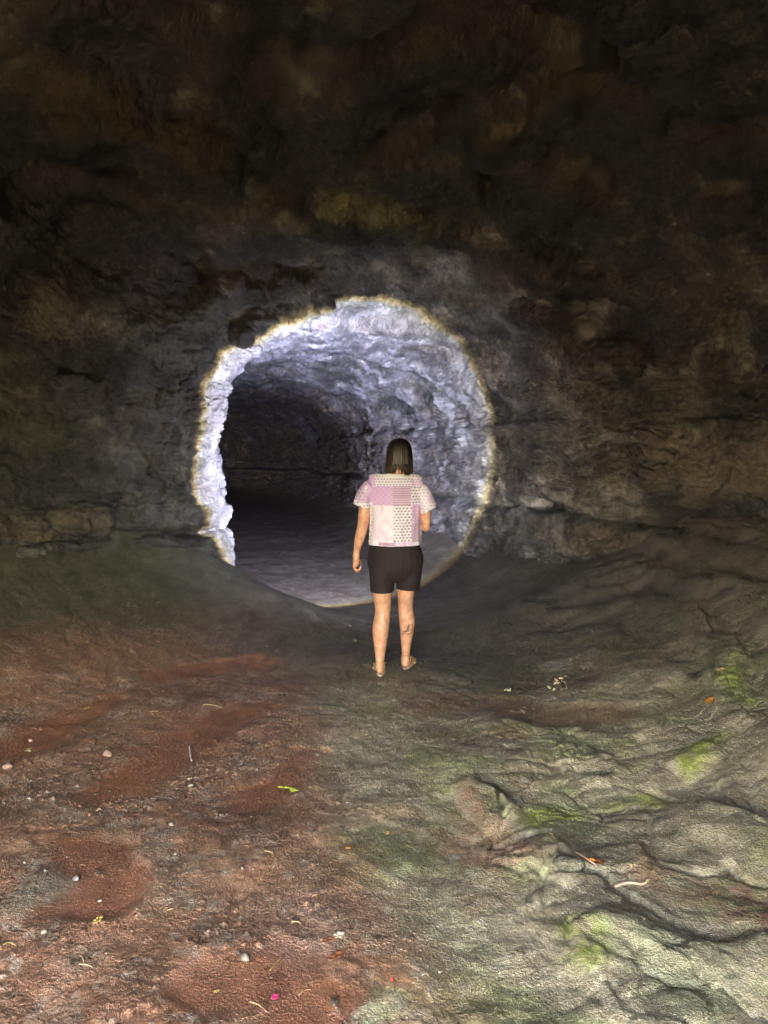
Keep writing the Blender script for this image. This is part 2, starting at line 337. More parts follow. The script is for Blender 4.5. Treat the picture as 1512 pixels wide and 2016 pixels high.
for a, b, wpx, c in [((640, 410), (740, 450), 34, (.085, .09, .055)), ((800, 420), (840, 500), 26, (.085, .09, .055)), ((560, 470), (660, 510), 22, (.07, .072, .055)), ((950, 270), (1010, 250), 26, (.085, .07, .045)), ((1060, 225), (1170, 180), 24, (.08, .075, .045)),
        ((270, 640), (370, 700), 34, (.085, .09, .08)), ((330, 760), (300, 800), 22, (.075, .07, .05)), ((380, 600), (470, 640), 22, (.06, .065, .065)), ((150, 220), (450, 320), 40, (.060, .045, .022)), ((10, 150), (150, 280), 50, (.035, .033, .022)),
        ((900, 360), (920, 470), 16, (.06, .05, .035)), ((1000, 350), (1100, 340), 36, (.042, .034, .027)), ((700, 590), (880, 590), 22, (.055, .047, .040)), ((1000, 700), (1180, 740), 14, (.06, .06, .05)), ((1010, 790), (1150, 780), 34, (.055, .056, .05)),
        ((1290, 780), (1340, 820), 16, (.07, .08, .05)), ((1050, 880), (1130, 900), 32, (.055, .06, .058)), ((1300, 900), (1512, 940), 50, (.085, .070, .052)), ((1150, 1050), (1340, 1100), 28, (.085, .072, .055)), ((30, 1030), (230, 1040), 20, (.12, .095, .06)),
        ((120, 850), (40, 860), 22, (.05, .055, .035)), ((470, 1090), (560, 1130), 14, (.05, .05, .045)), ((100, 600), (130, 620), 24, (.05, .05, .035)), ((780, 60), (840, 100), 30, (.035, .03, .018)), ((1060, 60), (1100, 80), 22, (.035, .037, .026))]:
    A3, B3 = near_front(PV, a), near_front(PV, b); r = wpx * 1.15 * np.linalg.norm((A3 + B3) / 2 - CAM) / F
    col = mixc(col, c, capsule(Pg, A3, B3, r, .6) * .85 * sstep(-.45, .15, n3 + .5 * n9))
wet = np.clip(.35 + .5 * n2 + .25 * deep, 0, 1)
NV = -grid_normals(V, NR, NC)
Gu = np.tile((se[:-1] + se[1:]) / 2, (NR - 1, 1))
isceil = Gu > .80
def shell_part(name, keep):
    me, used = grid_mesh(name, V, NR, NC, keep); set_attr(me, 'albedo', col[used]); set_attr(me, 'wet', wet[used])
    nn = NV[used]
    me.materials.append(M_WALL)
    fn = np.zeros(len(me.polygons) * 3, np.float32); me.polygons.foreach_get('normal', fn)
    pv = np.zeros(len(me.polygons) * 4, np.int32); me.loops.foreach_get('vertex_index', pv)
    if (nn[pv[::4]] * fn.reshape(-1, 3)).sum() < 0: nn = -nn
    me.normals_split_custom_set_from_vertices(nn.tolist())
    o = link(bpy.data.objects.new(name, me)); return o
right_half = np.tile((ce[:-1] + ce[1:]) / 2 > 0, (NR - 1, 1))
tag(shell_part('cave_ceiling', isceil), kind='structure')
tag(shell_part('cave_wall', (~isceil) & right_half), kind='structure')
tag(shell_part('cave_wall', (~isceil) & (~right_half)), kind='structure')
# unseen rock behind the camera, narrowing the mouth to a lamp-like opening
W0 = V.reshape(NR, NC, 3)[1]; tt = np.linspace(0, 1, 60)
op = np.stack([MOUTH[0] + MOUTH[2] * np.sign(ce) * np.abs(ce) ** .8, np.full(NC, MOUTH_Y - .1), MOUTH[1] + MOUTH[3] * np.sign(se) * np.abs(se) ** .8], -1)
BW = W0[None] * (1 - tt[:, None, None]) + op[None] * tt[:, None, None]; BW[:, :, 1] -= .25 * np.sin(tt * math.pi)[:, None]; BW = BW.reshape(-1, 3)
BW[:, 1] += .10 * fbm(BW, 2.0, 4, .55, 401, 2); BW[:, 0] += .06 * vn(BW, 2.5, 402) * np.repeat(tt, NC); BW[:, 2] += .06 * vn(BW, 2.5, 403) * np.repeat(tt, NC)
me, _ = grid_mesh('cave_wall', BW, 60, NC); set_attr(me, 'albedo', np.tile(np.array([.09, .085, .07]), (len(BW), 1))); set_attr(me, 'wet', np.full(len(BW), .3)); me.materials.append(M_WALL)
tag(link(bpy.data.objects.new('cave_wall', me)), kind='structure')  # unseen rock added behind the camera to narrow the light opening

# ---- ground -----------------------------------------------------
A_line = DN[::20, :2]; B_line = DN[::20, 2:4]
def dline(P, L):
    tree_d = np.full(len(P), 99.0)
    for k in range(len(L) - 1):
        a, b = L[k], L[k + 1]; ab = b - a; t = np.clip(((P - a) @ ab) / (ab @ ab + 1e-9), 0, 1)
        tree_d = np.minimum(tree_d, np.linalg.norm(P - (a + t[:, None] * ab), axis=1))
    return tree_d
FR, FC = int(1300 * Q), int(1150 * Q)
Sf = resample(FR, .5); 
v = np.linspace(-.06, 1.06, FC)
X = Sf[:, 0, None] + (Sf[:, 2] - Sf[:, 0])[:, None] * v; Y = Sf[:, 1, None] + (Sf[:, 3] - Sf[:, 1])[:, None] * v
G = np.stack([X, Y, np.zeros_like(X)], -1).reshape(-1, 3)
# distances to the walls on a coarse grid, then interpolated
step = 10; ri = np.unique(np.append(np.arange(0, FR, step), FR - 1)); ci = np.unique(np.append(np.arange(0, FC, step), FC - 1))
Gc = G.reshape(FR, FC, 3)[np.ix_(ri, ci)].reshape(-1, 3)[:, :2]
def up(a):
    a = a.reshape(len(ri), len(ci)); a = np.stack([np.interp(np.arange(FC), ci, r) for r in a]); return np.stack([np.interp(np.arange(FR), ri, a[:, j]) for j in range(FC)], 1).ravel()
dA = up(dline(Gc, A_line)); dB = up(dline(Gc, B_line))
sidev = np.tile(v, FR); dA = np.where(sidev < 0, -dA, dA); dB = np.where(sidev > 1, -dB, dB)
chamb = 1 - sstep(6.6, 8.0, G[:, 1])
hA = lerp(.35, .86, chamb) * np.clip(1 - dA / lerp(.9, 2.0, chamb), 0, 1.3) ** 2.0
hB = lerp(.45, .98, chamb) * np.clip(1 - dB / lerp(1.3, 2.1, chamb), 0, 1.3) ** 1.9
gw = G + .25 * np.stack([vn(G, .9, 111), vn(G, .9, 112), 0 * dA], 1)
Z = hA + hB + .022 * np.sin(hB * 30 + 4 * vn(G, 1.1, 301) + 1.5 * vn(G, 4, 302)) * sstep(.04, .2, hB) * chamb + .05 * fbm(G, (2.2, 1.4, 1), 4, .55, 303, 2) * sstep(.1, .5, hB) * chamb
Z += .07 * fbm(G, .7, 3, .5, 121) * sstep(0, 2, G[:, 1])
x, y = G[:, 0], G[:, 1]
# ground zones in plan
bound = -.12 - .22 * (y - 2.9) + .34 * fbm(G, 1.4, 5, .65, 131)
rightz = sstep(-.18, .28, x - bound)                     # rock side (right), mud side (left)
PG = None
def floor_pt(px, py):
    r = ray(px, py); t = CAM[2] / -r[2]; return CAM + r * t
def zone(a, b, wpx, soft=.5, P=None):
    A3, B3 = floor_pt(*a), floor_pt(*b); A3[2] = B3[2] = 0; r = wpx * np.linalg.norm((A3 + B3) / 2 - CAM) / F
    return capsule(gz, A3, B3, r, soft)
gz = G + .13 * np.stack([vn(G, 2.5, 141), vn(G, 2.5, 142), 0 * dA], 1) + .06 * np.stack([vn(G, 8, 143), vn(G, 8, 144), 0 * dA], 1)
mud = np.zeros(len(G), np.float32)
for a, b, wp in [((200, 1690), (130, 1790), 75), ((240, 1560), (380, 1440), 60), ((400, 1430), (500, 1400), 60), ((60, 1460), (230, 1380), 36), ((330, 1340), (500, 1310), 34),
                 ((950, 1390), (1180, 1430), 55), ((500, 1570), (620, 1480), 45), ((420, 1960), (560, 1900), 60), ((560, 1990), (620, 1960), 40), ((10, 1500), (60, 1470), 40)]:
    mud = np.maximum(mud, zone(a, b, wp, .38))
mud *= sstep(-.75, -.35, fbm(G, 9, 4, .65, 207)); rough_z = 1 - .85 * mud
n5a = fbm(G, 2.2, 3, .6, 206)
# relief: lumpy rock to the right and front, gritty mud to the left
nearz = 1 - sstep(3.2, 5.5, y)
lump = fbm(gw, 1.9, 4, .55, 151, 2)
Z += rightz * nearz * .026 * lump * rough_z * sstep(.1, 1.1, x)
f1g, f21g, cg = cells(gw * [1, 1, 0] + [0, 0, 3.3], (2.1, 2.6, 1), 6)
slab = rightz * nearz * sstep(.2, .9, x)
dg = G @ np.array([[.80, -.60, 0], [.60, .80, 0], [0, 0, 1.0]])      # strata running down to the right
Z += slab * (.016 * (cg - .5) * sstep(0, .12, f21g) - .009 * (1 - sstep(0, .10, f21g)) * sstep(-.2, .3, vn(G, 1.5, 155))) * rough_z
Z += rightz * nearz * sstep(.15, .8, x) * (.015 * fbm(dg + .10 * vn(G, 3, 156)[:, None], (1.6, 5.5, 1), 3, .5, 157, 1)) * rough_z
f1h, f21h, ch = cells(gz * [1, 1, 0] + [0, 0, 3.3], (7, 8, 1), 9)
Z += slab * (.006 * (ch - .5) - .011 * (1 - sstep(0, .16, f21h)) * sstep(-.3, .3, vn(G, 2.2, 159))) * rough_z
# ropy flow folds curving along the right-hand bench
ang = np.arctan2(y - 3.1, x - .4); rr = np.hypot(x - .4, y - 3.1)
rope = np.sin((rr + .22 * vn(G, 1.4, 161) + .05 * vn(G, 5, 164)) * 22 + 5 * vn(G, .9, 162)) * sstep(1.1, 2.0, rr) * sstep(.6, 1.6, x) * sstep(3.4, 4.3, y) * (1 - sstep(6, 7.5, y))
Z += .013 * rope * sstep(-.2, .7, vn(G, 1.3, 163))
Z += (.016 * fbm(G, 4, 4, .55, 171) + .006 * fbm(G, 15, 3, .6, 175)) * rough_z
leftn = (1 - rightz) * nearz * sstep(-.3, .3, n5a)
fg1, fg21, cgr = cells(G * [1, 1, 0] + [0, 0, .5], (38, 38, 1), 11); fg2, _, cgs = cells(G * [1, 1, 0] + [0, 0, .5], (85, 85, 1), 12)
Z += rough_z * sstep(-.3, .3, n5a + .3 * vn(G, 3, 188)) * ((.003 + .009 * leftn) * sstep(.5, .1, fg1) * sstep(.45, .8, cgr) + (.003 + .003 * leftn) * sstep(.5, .1, fg2) * sstep(.3, .9, cgs))
Z += .0035 * fbm(G, 40, 3, .6, 181) * rough_z
Z -= .010 * mud
# the long fissure running to the lower right, another by the left wall
for pts, wd, dp in [([(985, 1545), (1015, 1600), (1010, 1640)], 7, .06), ([(1010, 1640), (1110, 1640), (1160, 1700), (1225, 1760), (1300, 1810), (1420, 1850), (1512, 1910)], 11, .085),
                [([1280, 1700][0], 1700), (1400, 1720), (1512, 1770)] and ([(1290, 1705), (1400, 1720), (1512, 1770)], 9, .06),
                ([(1085, 1790), (1105, 1730), (1140, 1700)], 7, .05), ([(1120, 1900), (1150, 1830), (1200, 1815)], 9, .05), ([(840, 1290), (960, 1360), (1100, 1350)], 5, .025),
                ([(1400, 1330), (1460, 1420), (1512, 1470)], 10, .06), ([(60, 1250), (130, 1310), (160, 1370)], 4, .02)]:
    for p, q in zip(pts[:-1], pts[1:]): Z -= .32 * dp * zone(p, q, wd * .7, .8) * (.35 + .65 * sstep(-.4, .3, vn(G, 6, 190)))
for a, b, wp, hgt in [((1350, 1640), (1480, 1680), 60, .03), ((1230, 1880), (1420, 1960), 90, .035), ((1060, 1690), (1120, 1680), 36, .02), ((1000, 1590), (960, 1560), 34, .045),
                      ((1160, 1730), (1250, 1700), 40, .02), ((1380, 1540), (1340, 1550), 34, .04), ((1180, 1520), (1100, 1510), 26, .03)]:
    Z += hgt * zone(a, b, wp, .5)
G[:, 2] = Z
# ---- ground colours
red = np.array([.150, .066, .038]); n5 = fbm(G, 1.5, 4, .6, 201); n6 = fbm(G, 5, 5, .65, 205); n7 = fbm(G, 22, 4, .7, 209); n8 = fbm(gw, (2, 6, 1), 4, .6, 213)
col = np.tile(np.array([.245, .125, .078], np.float32), (len(G), 1))
col = mixc(col, (.32, .23, .18), sstep(.05, .45, n6) * .65)                    # pale gritty patches on the mud
col = mixc(col, (.21, .155, .115), sstep(.2, .5, n5) * .4)
rc = np.tile(np.array([.27, .235, .17], np.float32), (len(G), 1))
rc = mixc(rc, (.24, .15, .095), sstep(.0, .4, n5) * .8)
rc = mixc(rc, (.20, .235, .09), sstep(.0, .4, fbm(G, 2.4, 4, .6, 217)) * .6)
rc = mixc(rc, (.28, .27, .18), sstep(.2, .5, n6) * .7)
rc = mixc(rc, (.12, .10, .075), sstep(.2, .5, -n6) * .7)
col = lerp(col, rc, rightz[:, None])
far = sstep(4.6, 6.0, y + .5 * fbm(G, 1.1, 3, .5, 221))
col = lerp(col, np.array([.052, .042, .031]), (far * .9)[:, None]); col *= (1 - .45 * sstep(6.8, 8.5, y))[:, None]  # floor darkens into the cave: light falloff painted into the colour
bank = sstep(.12, .45, hA + .1 * n6)
col = mixc(col, (.058, .060, .040), bank * .9)                                  # bare rock flanks
col = mixc(col, (.070, .062, .048), sstep(.06, .3, hB) * .8 * (1 - nearz * .5))
col = mixc(col, (.42, .38, .33), sstep(.12, .45, n7) * .5 * rough_z * (.2 + .8 * nearz) * (1 - .6 * bank))
col = mixc(col, (.235, .092, .050), mud * (1 - rightz) * .9); col = mixc(col, (.23, .14, .09), mud * rightz * .8)
for a, b, wp, c, k in [((1180, 1850), (1170, 1890), 42, (.13, .165, .015), 1), ((1370, 1530), (1340, 1555), 28, (.17, .20, .03), .9), ((1230, 1580), (1090, 1610), 34, (.16, .18, .03), .8),
        ((1440, 1430), (1450, 1480), 20, (.18, .22, .05), .7), ((1080, 1720), (1060, 1740), 30, (.18, .21, .10), .5), ((1300, 1880), (1400, 1950), 70, (.17, .20, .12), .45),
        ((700, 1950), (720, 1960), 22, (.17, .22, .12), .4), ((1110, 1460), (1090, 1450), 24, (.18, .2, .1), .6), ((880, 1800), (900, 1850), 60, (.13, .15, .09), .3),
        ((1430, 1760), (1500, 1850), 50, (.13, .045, .04), .85), ((1330, 1760), (1290, 1720), 40, (.16, .09, .05), .7), ((960, 1560), (940, 1590), 32, (.14, .06, .035), .7),
        ((1060, 1660), (930, 1680), 26, (.17, .09, .08), .6), ((1400, 1660), (1500, 1680), 50, (.13, .13, .10), .4), ((1300, 1370), (1400, 1320), 24, (.20, .14, .09), .25),
        ((1060, 1320), (1130, 1330), 24, (.25, .23, .19), .4), ((560, 1880), (640, 1800), 50, (.24, .15, .13), .4), ((270, 1820), (330, 1850), 34, (.17, .18, .14), .6), ((30, 1800), (60, 1760), 34, (.12, .12, .10), .7)]:
    col = mixc(col, [q_ * 1.5 for q_ in c], zone(a, b, wp, .7) * k * sstep(-.45, .15, n6 + n7 * .6))
wet = np.clip(.55 + .5 * n6 + .45 * rightz * nearz * sstep(-.2, .5, n5) + .25 * (1 - rightz) * nearz - .15 * mud * (1 - rightz), 0, 1)
wet = np.maximum(wet, np.maximum(zone((900, 1520), (1330, 1560), 60, .8), zone((560, 1850), (640, 1820), 110, .8) * .8) * (.55 + .5 * n6))
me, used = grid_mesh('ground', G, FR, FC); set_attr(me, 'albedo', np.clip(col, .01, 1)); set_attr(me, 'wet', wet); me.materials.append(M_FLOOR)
ground = tag(link(bpy.data.objects.new('ground', me)), kind='structure')
if me.polygons[0].normal.z < 0: me.flip_normals()
PG = project(G)
# unseen ground outside the mouth, kept low and dark for the light, and the hill over the cave
def sheet(name, x0, x1, y0, y1, n, m, fz, mat):
    xs = np.linspace(x0, x1, n); ys = np.linspace(y0, y1, m); XX, YY = np.meshgrid(xs, ys)
    P = np.stack([XX, YY, fz(XX, YY)], -1).reshape(-1, 3); P[:, 2] += .25 * fbm(P * [1, 1, 0] + [0, 0, 5], .8, 4)
    me, _ = grid_mesh(name, P, m, n); me.materials.append(mat)
    return tag(link(bpy.data.objects.new(name, me)), kind='structure')
M_UNSEEN_SOIL = plain('unseen_outside_soil', (.07, .06, .03), .9, .4, 3)
sheet('unseen_outside_terrain', -60, 60, -120, MOUTH_Y + .04, 200, 200, lambda x, y: -.10 + .06 * np.minimum(0, y + 3) + 0 * x, M_UNSEEN_SOIL)
sheet('hills', -30, 30, MOUTH_Y - .1, 50, 160, 160, lambda x, y: 4.9 + .10 * (y + 1) + 0 * x, M_UNSEEN_SOIL)
def on_ground(px, py):
    d = np.hypot(PG[0] - px, PG[1] - py); m = d < 9
    if not m.any(): m = d <= np.nanmin(d) + 1
    idx = np.nonzero(m)[0]; k = idx[np.argmin(PG[2][idx] + d[idx] * .01)]; return Vector(G[k].tolist())
def ground_z(x, y):
    d = (G[:, 0] - x) ** 2 + (G[:, 1] - y) ** 2; return float(G[np.argmin(d), 2])
# ------------------------------------------------------------------ torch beam
def torch_light(loc, yaw, pitch, half):
    L = bpy.data.lights.new('torch_beam', 'SPOT'); L.energy = 44; SPILL = 66.0; L.spot_size = 2 * rad(SPILL); L.spot_blend = .5; L.shadow_soft_size = .006
    L.color = (1, 1, 1); L.use_nodes = True; t = L.node_tree; em = t.nodes['Emission']
    d = Vector((-math.sin(yaw) * math.cos(pitch), math.cos(yaw) * math.cos(pitch), math.sin(pitch)))
    ge = t.nodes.new('ShaderNodeNewGeometry'); dp = t.nodes.new('ShaderNodeVectorMath'); dp.operation = 'DOT_PRODUCT'; t.links.new(ge.outputs['Incoming'], dp.inputs[0]); dp.inputs[1].default_value = d
    ab = t.nodes.new('ShaderNodeMath'); ab.operation = 'ABSOLUTE'; t.links.new(dp.outputs['Value'], ab.inputs[0])
    ac = t.nodes.new('ShaderNodeMath'); ac.operation = 'ARCCOSINE'; t.links.new(ab.outputs[0], ac.inputs[0])
    dv = t.nodes.new('ShaderNodeMath'); dv.operation = 'DIVIDE'; t.links.new(ac.outputs[0], dv.inputs[0]); dv.inputs[1].default_value = rad(SPILL)
    cr = t.nodes.new('ShaderNodeValToRGB'); t.links.new(dv.outputs[0], cr.inputs[0]); e = cr.color_ramp.elements
    k = half / SPILL; e[0].position = 0; e[0].color = (.66, .67, .98, 1); e[1].position = 1; e[1].color = (.003, .003, .004, 1)
    for p, c in ((.35, (.58, .59, .90, 1)), (.65, (.42, .42, .60, 1)), (.90, (.31, .31, .39, 1)), (.955, (.32, .32, .35, 1)), (.978, (.34, .29, .20, 1)), (.996, (.18, .135, .07, 1)), (1.02, (.016, .017, .022, 1))):
        q = e.new(p * k); q.color = c
    t.links.new(cr.outputs[0], em.inputs[0])
    o = bpy.data.objects.new('torch_beam', L); link(o); o.location = loc
    d = Vector((-math.sin(yaw) * math.cos(pitch), math.cos(yaw) * math.cos(pitch), math.sin(pitch)))
    o.rotation_euler = d.to_track_quat('-Z', 'Y').to_euler(); return o, d
PERSON = (0.121, 5.35)

# ------------------------------------------------------------------ person
def bm_tube(bm, pts, seg=20, caps=True):
    """pts: (x,y,z,rside,rfront). Rings stand across the path; closed, rounded ends"""
    P = [Vector(p[:3]) for p in pts]; n = len(P); rings = []
    # cardinal refinement
    out = []
    for i in range(n - 1):
        p0 = pts[max(i - 1, 0)]; p1 = pts[i]; p2 = pts[i + 1]; p3 = pts[min(i + 2, n - 1)]
        for k in range(4):
            t = k / 4; q = []
            for a, b, c, d in zip(p0, p1, p2, p3):
                q.append(.5 * ((2 * b) + (c - a) * t + (2 * a - 5 * b + 4 * c - d) * t * t + (3 * b - a - 3 * c + d) * t ** 3))
            out.append(q)
    out.append(list(pts[-1]))
    P = [Vector(q[:3]) for q in out]; n = len(P)
    for i in range(n):
        t = (P[min(i + 1, n - 1)] - P[max(i - 1, 0)]).normalized()
        ref = Vector((1, 0, 0)) if abs(t.x) < .8 else Vector((0, 1, 0))
        a = (ref - t * ref.dot(t)).normalized(); b = t.cross(a)
        rings.append((P[i], t, a, b, max(out[i][3], .001), max(out[i][4], .001)))
    ext = []
    for s, k in ((-1, 0), (1, n - 1)):
        c, t, a, b, ra, rb = rings[k]; m = min(ra, rb)
        ext.append([(c + t * s * m * math.sin(f) * .8, t, a, b, ra * math.cos(f), rb * math.cos(f)) for f in (.5, 1.0, 1.35)])
    rings = ext[0][::-1] + rings + ext[1]
    vs = [[bm.verts.new(c + a * ra * math.cos(2 * math.pi * j / seg) + b * rb * math.sin(2 * math.pi * j / seg)) for j in range(seg)] for c, t, a, b, ra, rb in rings]
    for r0, r1 in zip(vs[:-1], vs[1:]):
        for j in range(seg): bm.faces.new((r0[j], r0[(j + 1) % seg], r1[(j + 1) % seg], r1[j]))
    bm.faces.new(vs[0][::-1]); bm.faces.new(vs[-1])
def bm_ball(bm, c, r, seg=20):
    g = bmesh.ops.create_uvsphere(bm, u_segments=seg, v_segments=seg // 2 + 2, radius=1)
    for v in g['verts']: v.co = Vector((v.co.x * r[0], v.co.y * r[1], v.co.z * r[2])) + Vector(c)
def remeshed(bm, vox, smooth=4):
    me = bpy.data.meshes.new('tmp'); bmesh.ops.recalc_face_normals(bm, faces=bm.faces); bm.to_mesh(me); bm.free()
    o = bpy.data.objects.new('tmp', me); link(o)
    m = o.modifiers.new('r', 'REMESH'); m.mode = 'VOXEL'; m.voxel_size = vox; m.use_smooth_shade = True
    if smooth: s = o.modifiers.new('s', 'SMOOTH'); s.iterations = smooth; s.factor = .5
    dg = bpy.context.evaluated_depsgraph_get(); out = bpy.data.meshes.new_from_object(o.evaluated_get(dg))
    bpy.data.objects.remove(o); out.materials.clear()
    return out
def mesh_obj(name, me, mat, parent=None, smooth=True):
    me.materials.append(mat); me.name = name
    if smooth: me.polygons.foreach_set('use_smooth', [True] * len(me.polygons))
    return link(bpy.data.objects.new(name, me), parent)
def bm_obj(name, bm, mat, parent=None, smooth=True):
    me = bpy.data.meshes.new(name); bmesh.ops.recalc_face_normals(bm, faces=bm.faces); bm.to_mesh(me); bm.free(); return mesh_obj(name, me, mat, parent, smooth)

gz0 = ground_z(PERSON[0] - .15, PERSON[1])
person = empty('person', (PERSON[0], PERSON[1], gz0 - .008)); 
tag(person, 'person seen from behind in a lilac patchwork top and dark shorts, facing the tunnel', 'person')
gzr = ground_z(PERSON[0] + .05, PERSON[1] + .17) - gz0
# torch direction and place, shared by the hand
yaw, pit = rad(20.5), rad(7.6)
TD = Vector((-math.sin(yaw) * math.cos(pit), math.cos(yaw) * math.cos(pit), math.sin(pit)))
TH = Vector((.115, .33, 1.12))           # middle of the grip
bm = bmesh.new()
SO = .014                                 # sandal sole
def leg(hip, thigh, hem, knee, calf, shin, ankle, yaw_deg, toe_dir):
    bm_tube(bm, [hip, thigh, hem, knee, calf, shin, ankle, (ankle[0], ankle[1] + .005, ankle[2] - .05, .030, .036)])
leg((-.125, .0, .88, .09, .10), (-.128, .0, .74, .082, .088), (-.133, .005, .60, .068, .076), (-.130, .012, .455, .055, .058), (-.145, -.016, .335, .0585, .062), (-.148, -.004, .20, .043, .045), (-.150, 0, .105, .031, .036), 0, 0)
leg((.045, .02, .88, .09, .10), (.045, .03, .74, .08, .086), (.036, .05, .60, .062, .074), (.034, .09, .47, .054, .057), (.046, .105, .36, .0575, .060), (.042, .14, .23, .043, .045), (.038, .165, .125 + gzr, .030, .035), 0, 0)
def foot(x, y, z0, yw):
    c, s = math.cos(yw), math.sin(yw)
    def T(a, b, h): return (x + a * c + b * s, y - a * s + b * c, z0 + SO + h)
    bm_tube(bm, [(*T(0, -.030, .030), .024, .026), (*T(0, .0, .040), .033, .040), (*T(0, .07, .036), .036, .034), (*T(.004, .135, .022), .043, .021), (*T(.004, .165, .016), .040, .015)])
    for k in range(5):
        a = -.030 + k * .0165; L = (.215, .218, .21, .20, .187)[k if x < 0.0 and False else k]
        bm_tube(bm, [(*T(a, .15, .014), .009, .010), (*T(a * 1.02, L - .01, .012), .0085 if k else .011, .009)], 10)
foot(-.150, .0, 0, rad(-4)); foot(.040, .168, gzr, rad(14))
# pelvis, torso, neck
bm_tube(bm, [(-.045, .01, .80, .12, .09), (-.043, .008, .88, .170, .115), (-.043, .0, 1.0, .145, .10), (-.045, .0, 1.10, .132, .092), (-.045, .0, 1.24, .155, .10), (-.042, .0, 1.33, .150, .082), (-.038, .005, 1.385, .10, .062), (-.030, .012, 1.43, .062, .058), (-.024, .025, 1.47, .049, .052), (-.018, .035, 1.52, .047, .052)], 28)
# head
bm_ball(bm, (-.014, .045, 1.575), (.073, .092, .095)); bm_ball(bm, (-.014, .075, 1.53), (.058, .068, .075))
bm_tube(bm, [(-.014, .128, 1.585, .006, .006), (-.014, .150, 1.545, .012, .010)], 12)        # nose
bm_tube(bm, [(-.034, .132, 1.507, .006, .006), (-.014, .139, 1.507, .008, .009), (.006, .132, 1.507, .006, .006)], 10)
bm_ball(bm, (-.014, .122, 1.475), (.022, .018, .016))
for s in (-1, 1): bm_ball(bm, (-.014 + s * .076, .045, 1.555), (.008, .020, .031))
# left arm hanging, hand half curled
bm_tube(bm, [(-.17, .0, 1.350, .050, .052), (-.232, -.005, 1.28, .046, .052), (-.255, -.01, 1.18, .042, .046), (-.270, -.012, 1.065, .038, .042), (-.290, .005, .985, .037, .040), (-.310, .03, .90, .026, .029), (-.316, .04, .868, .024, .027)])
bm_tube(bm, [(-.316, .038, .880, .023, .028), (-.316, .046, .845, .026, .040), (-.317, .052, .80, .026, .043), (-.317, .054, .785, .022, .040)])
for k in range(4):
    yy = .026 + k * .0205; L = (.82, .97, 1.0, .93)[k]
    bm_tube(bm, [(-.330, yy - .004, .80, .0105, .0105), (-.330, yy - .006, .80 - .040 * L, .0105, .0105), (-.312, yy - .008, .80 - .062 * L, .010, .010), (-.290, yy - .008, .80 - .052 * L, .0088, .0088), (-.285, yy - .008, .80 - .030 * L, .008, .008)], 10)
bm_tube(bm, [(-.308, .080, .845, .013, .013), (-.296, .102, .815, .011, .011), (-.290, .104, .785, .009, .009)], 10)
# right arm bent, forearm forward to the torch
bm_tube(bm, [(.09, .0, 1.350, .050, .052), (.140, -.005, 1.27, .045, .052), (.166, -.012, 1.17, .040, .046), (.172, -.012, 1.085, .034, .040), (.170, .0, 1.055, .033, .036)])
bm_tube(bm, [(.170, -.004, 1.062, .032, .034), (.168, .06, 1.065, .036, .038), (.158, .16, 1.09, .030, .032), (.148, .245, 1.112, .022, .026), (.146, .275, 1.118, .021, .025)])
# right hand: palm on the outer side of the torch, fingers wrapped under and round, thumb on top
side = TD.cross(Vector((0, 0, 1))).normalized(); upv = side.cross(TD).normalized(); RT = .016
def around(along, ang, rr): return TH + TD * along + (side * math.cos(ang) + upv * math.sin(ang)) * rr
pw = Vector((.146, .272, 1.118)); pc = around(.0, 0, .032)
bm_tube(bm, [(*pw, .020, .026), (*(pw.lerp(pc, .5)), .018, .034), (*pc, .015, .038), (*around(.03, 0, .030), .011, .030)])
for k in range(4):
    al = .036 - k * .021
    bm_tube(bm, [(*around(al, rad(a), RT + .010 + (.004 if i == 0 else 0)), .0088 - i * .0004, .0088 - i * .0004) for i, a in enumerate((-5, -55, -110, -165, -205))], 10)
bm_tube(bm, [(*around(-.025, rad(20), .034), .013, .013), (*around(.0, rad(60), .029), .0105, .0105), (*around(.03, rad(88), .026), .009, .009)], 10)
body = remeshed(bm, .0042, 3)

# skin with the calf tattoo as ink in the skin
b = NB('skin'); b.coords(); at = b.n('ShaderNodeAttribute', attribute_name='ink')
n = b.noise(28, 5, .6); base_c = b.mix(b.rng(n, .35, .65, 0, 1), (.50, .25, .15), (.70, .40, .27))
b.l(b.mix(at.outputs['Fac'], base_c, (.055, .06, .06)), b.p.inputs['Base Color'])
b.p.inputs['Roughness'].default_value = .48; b.p.inputs['Subsurface Weight'].default_value = .12; b.p.inputs['Subsurface Scale'].default_value = .012
b.l(b.bump(b.noise(220, 3), .0006), b.p.inputs['Normal']); M_SKIN = b.m
bo = mesh_obj('body', body, M_SKIN, person)
co = np.zeros(len(body.vertices) * 3, np.float32); body.vertices.foreach_get('co', co); co = co.reshape(-1, 3)
def seg2(X, Z, a, b):
    a = np.array(a); b = np.array(b); ab = b - a; t = np.clip(((X - a[0]) * ab[0] + (Z - a[1]) * ab[1]) / (ab @ ab), 0, 1)
    return np.hypot(X - a[0] - t * ab[0], Z - a[1] - t * ab[1])
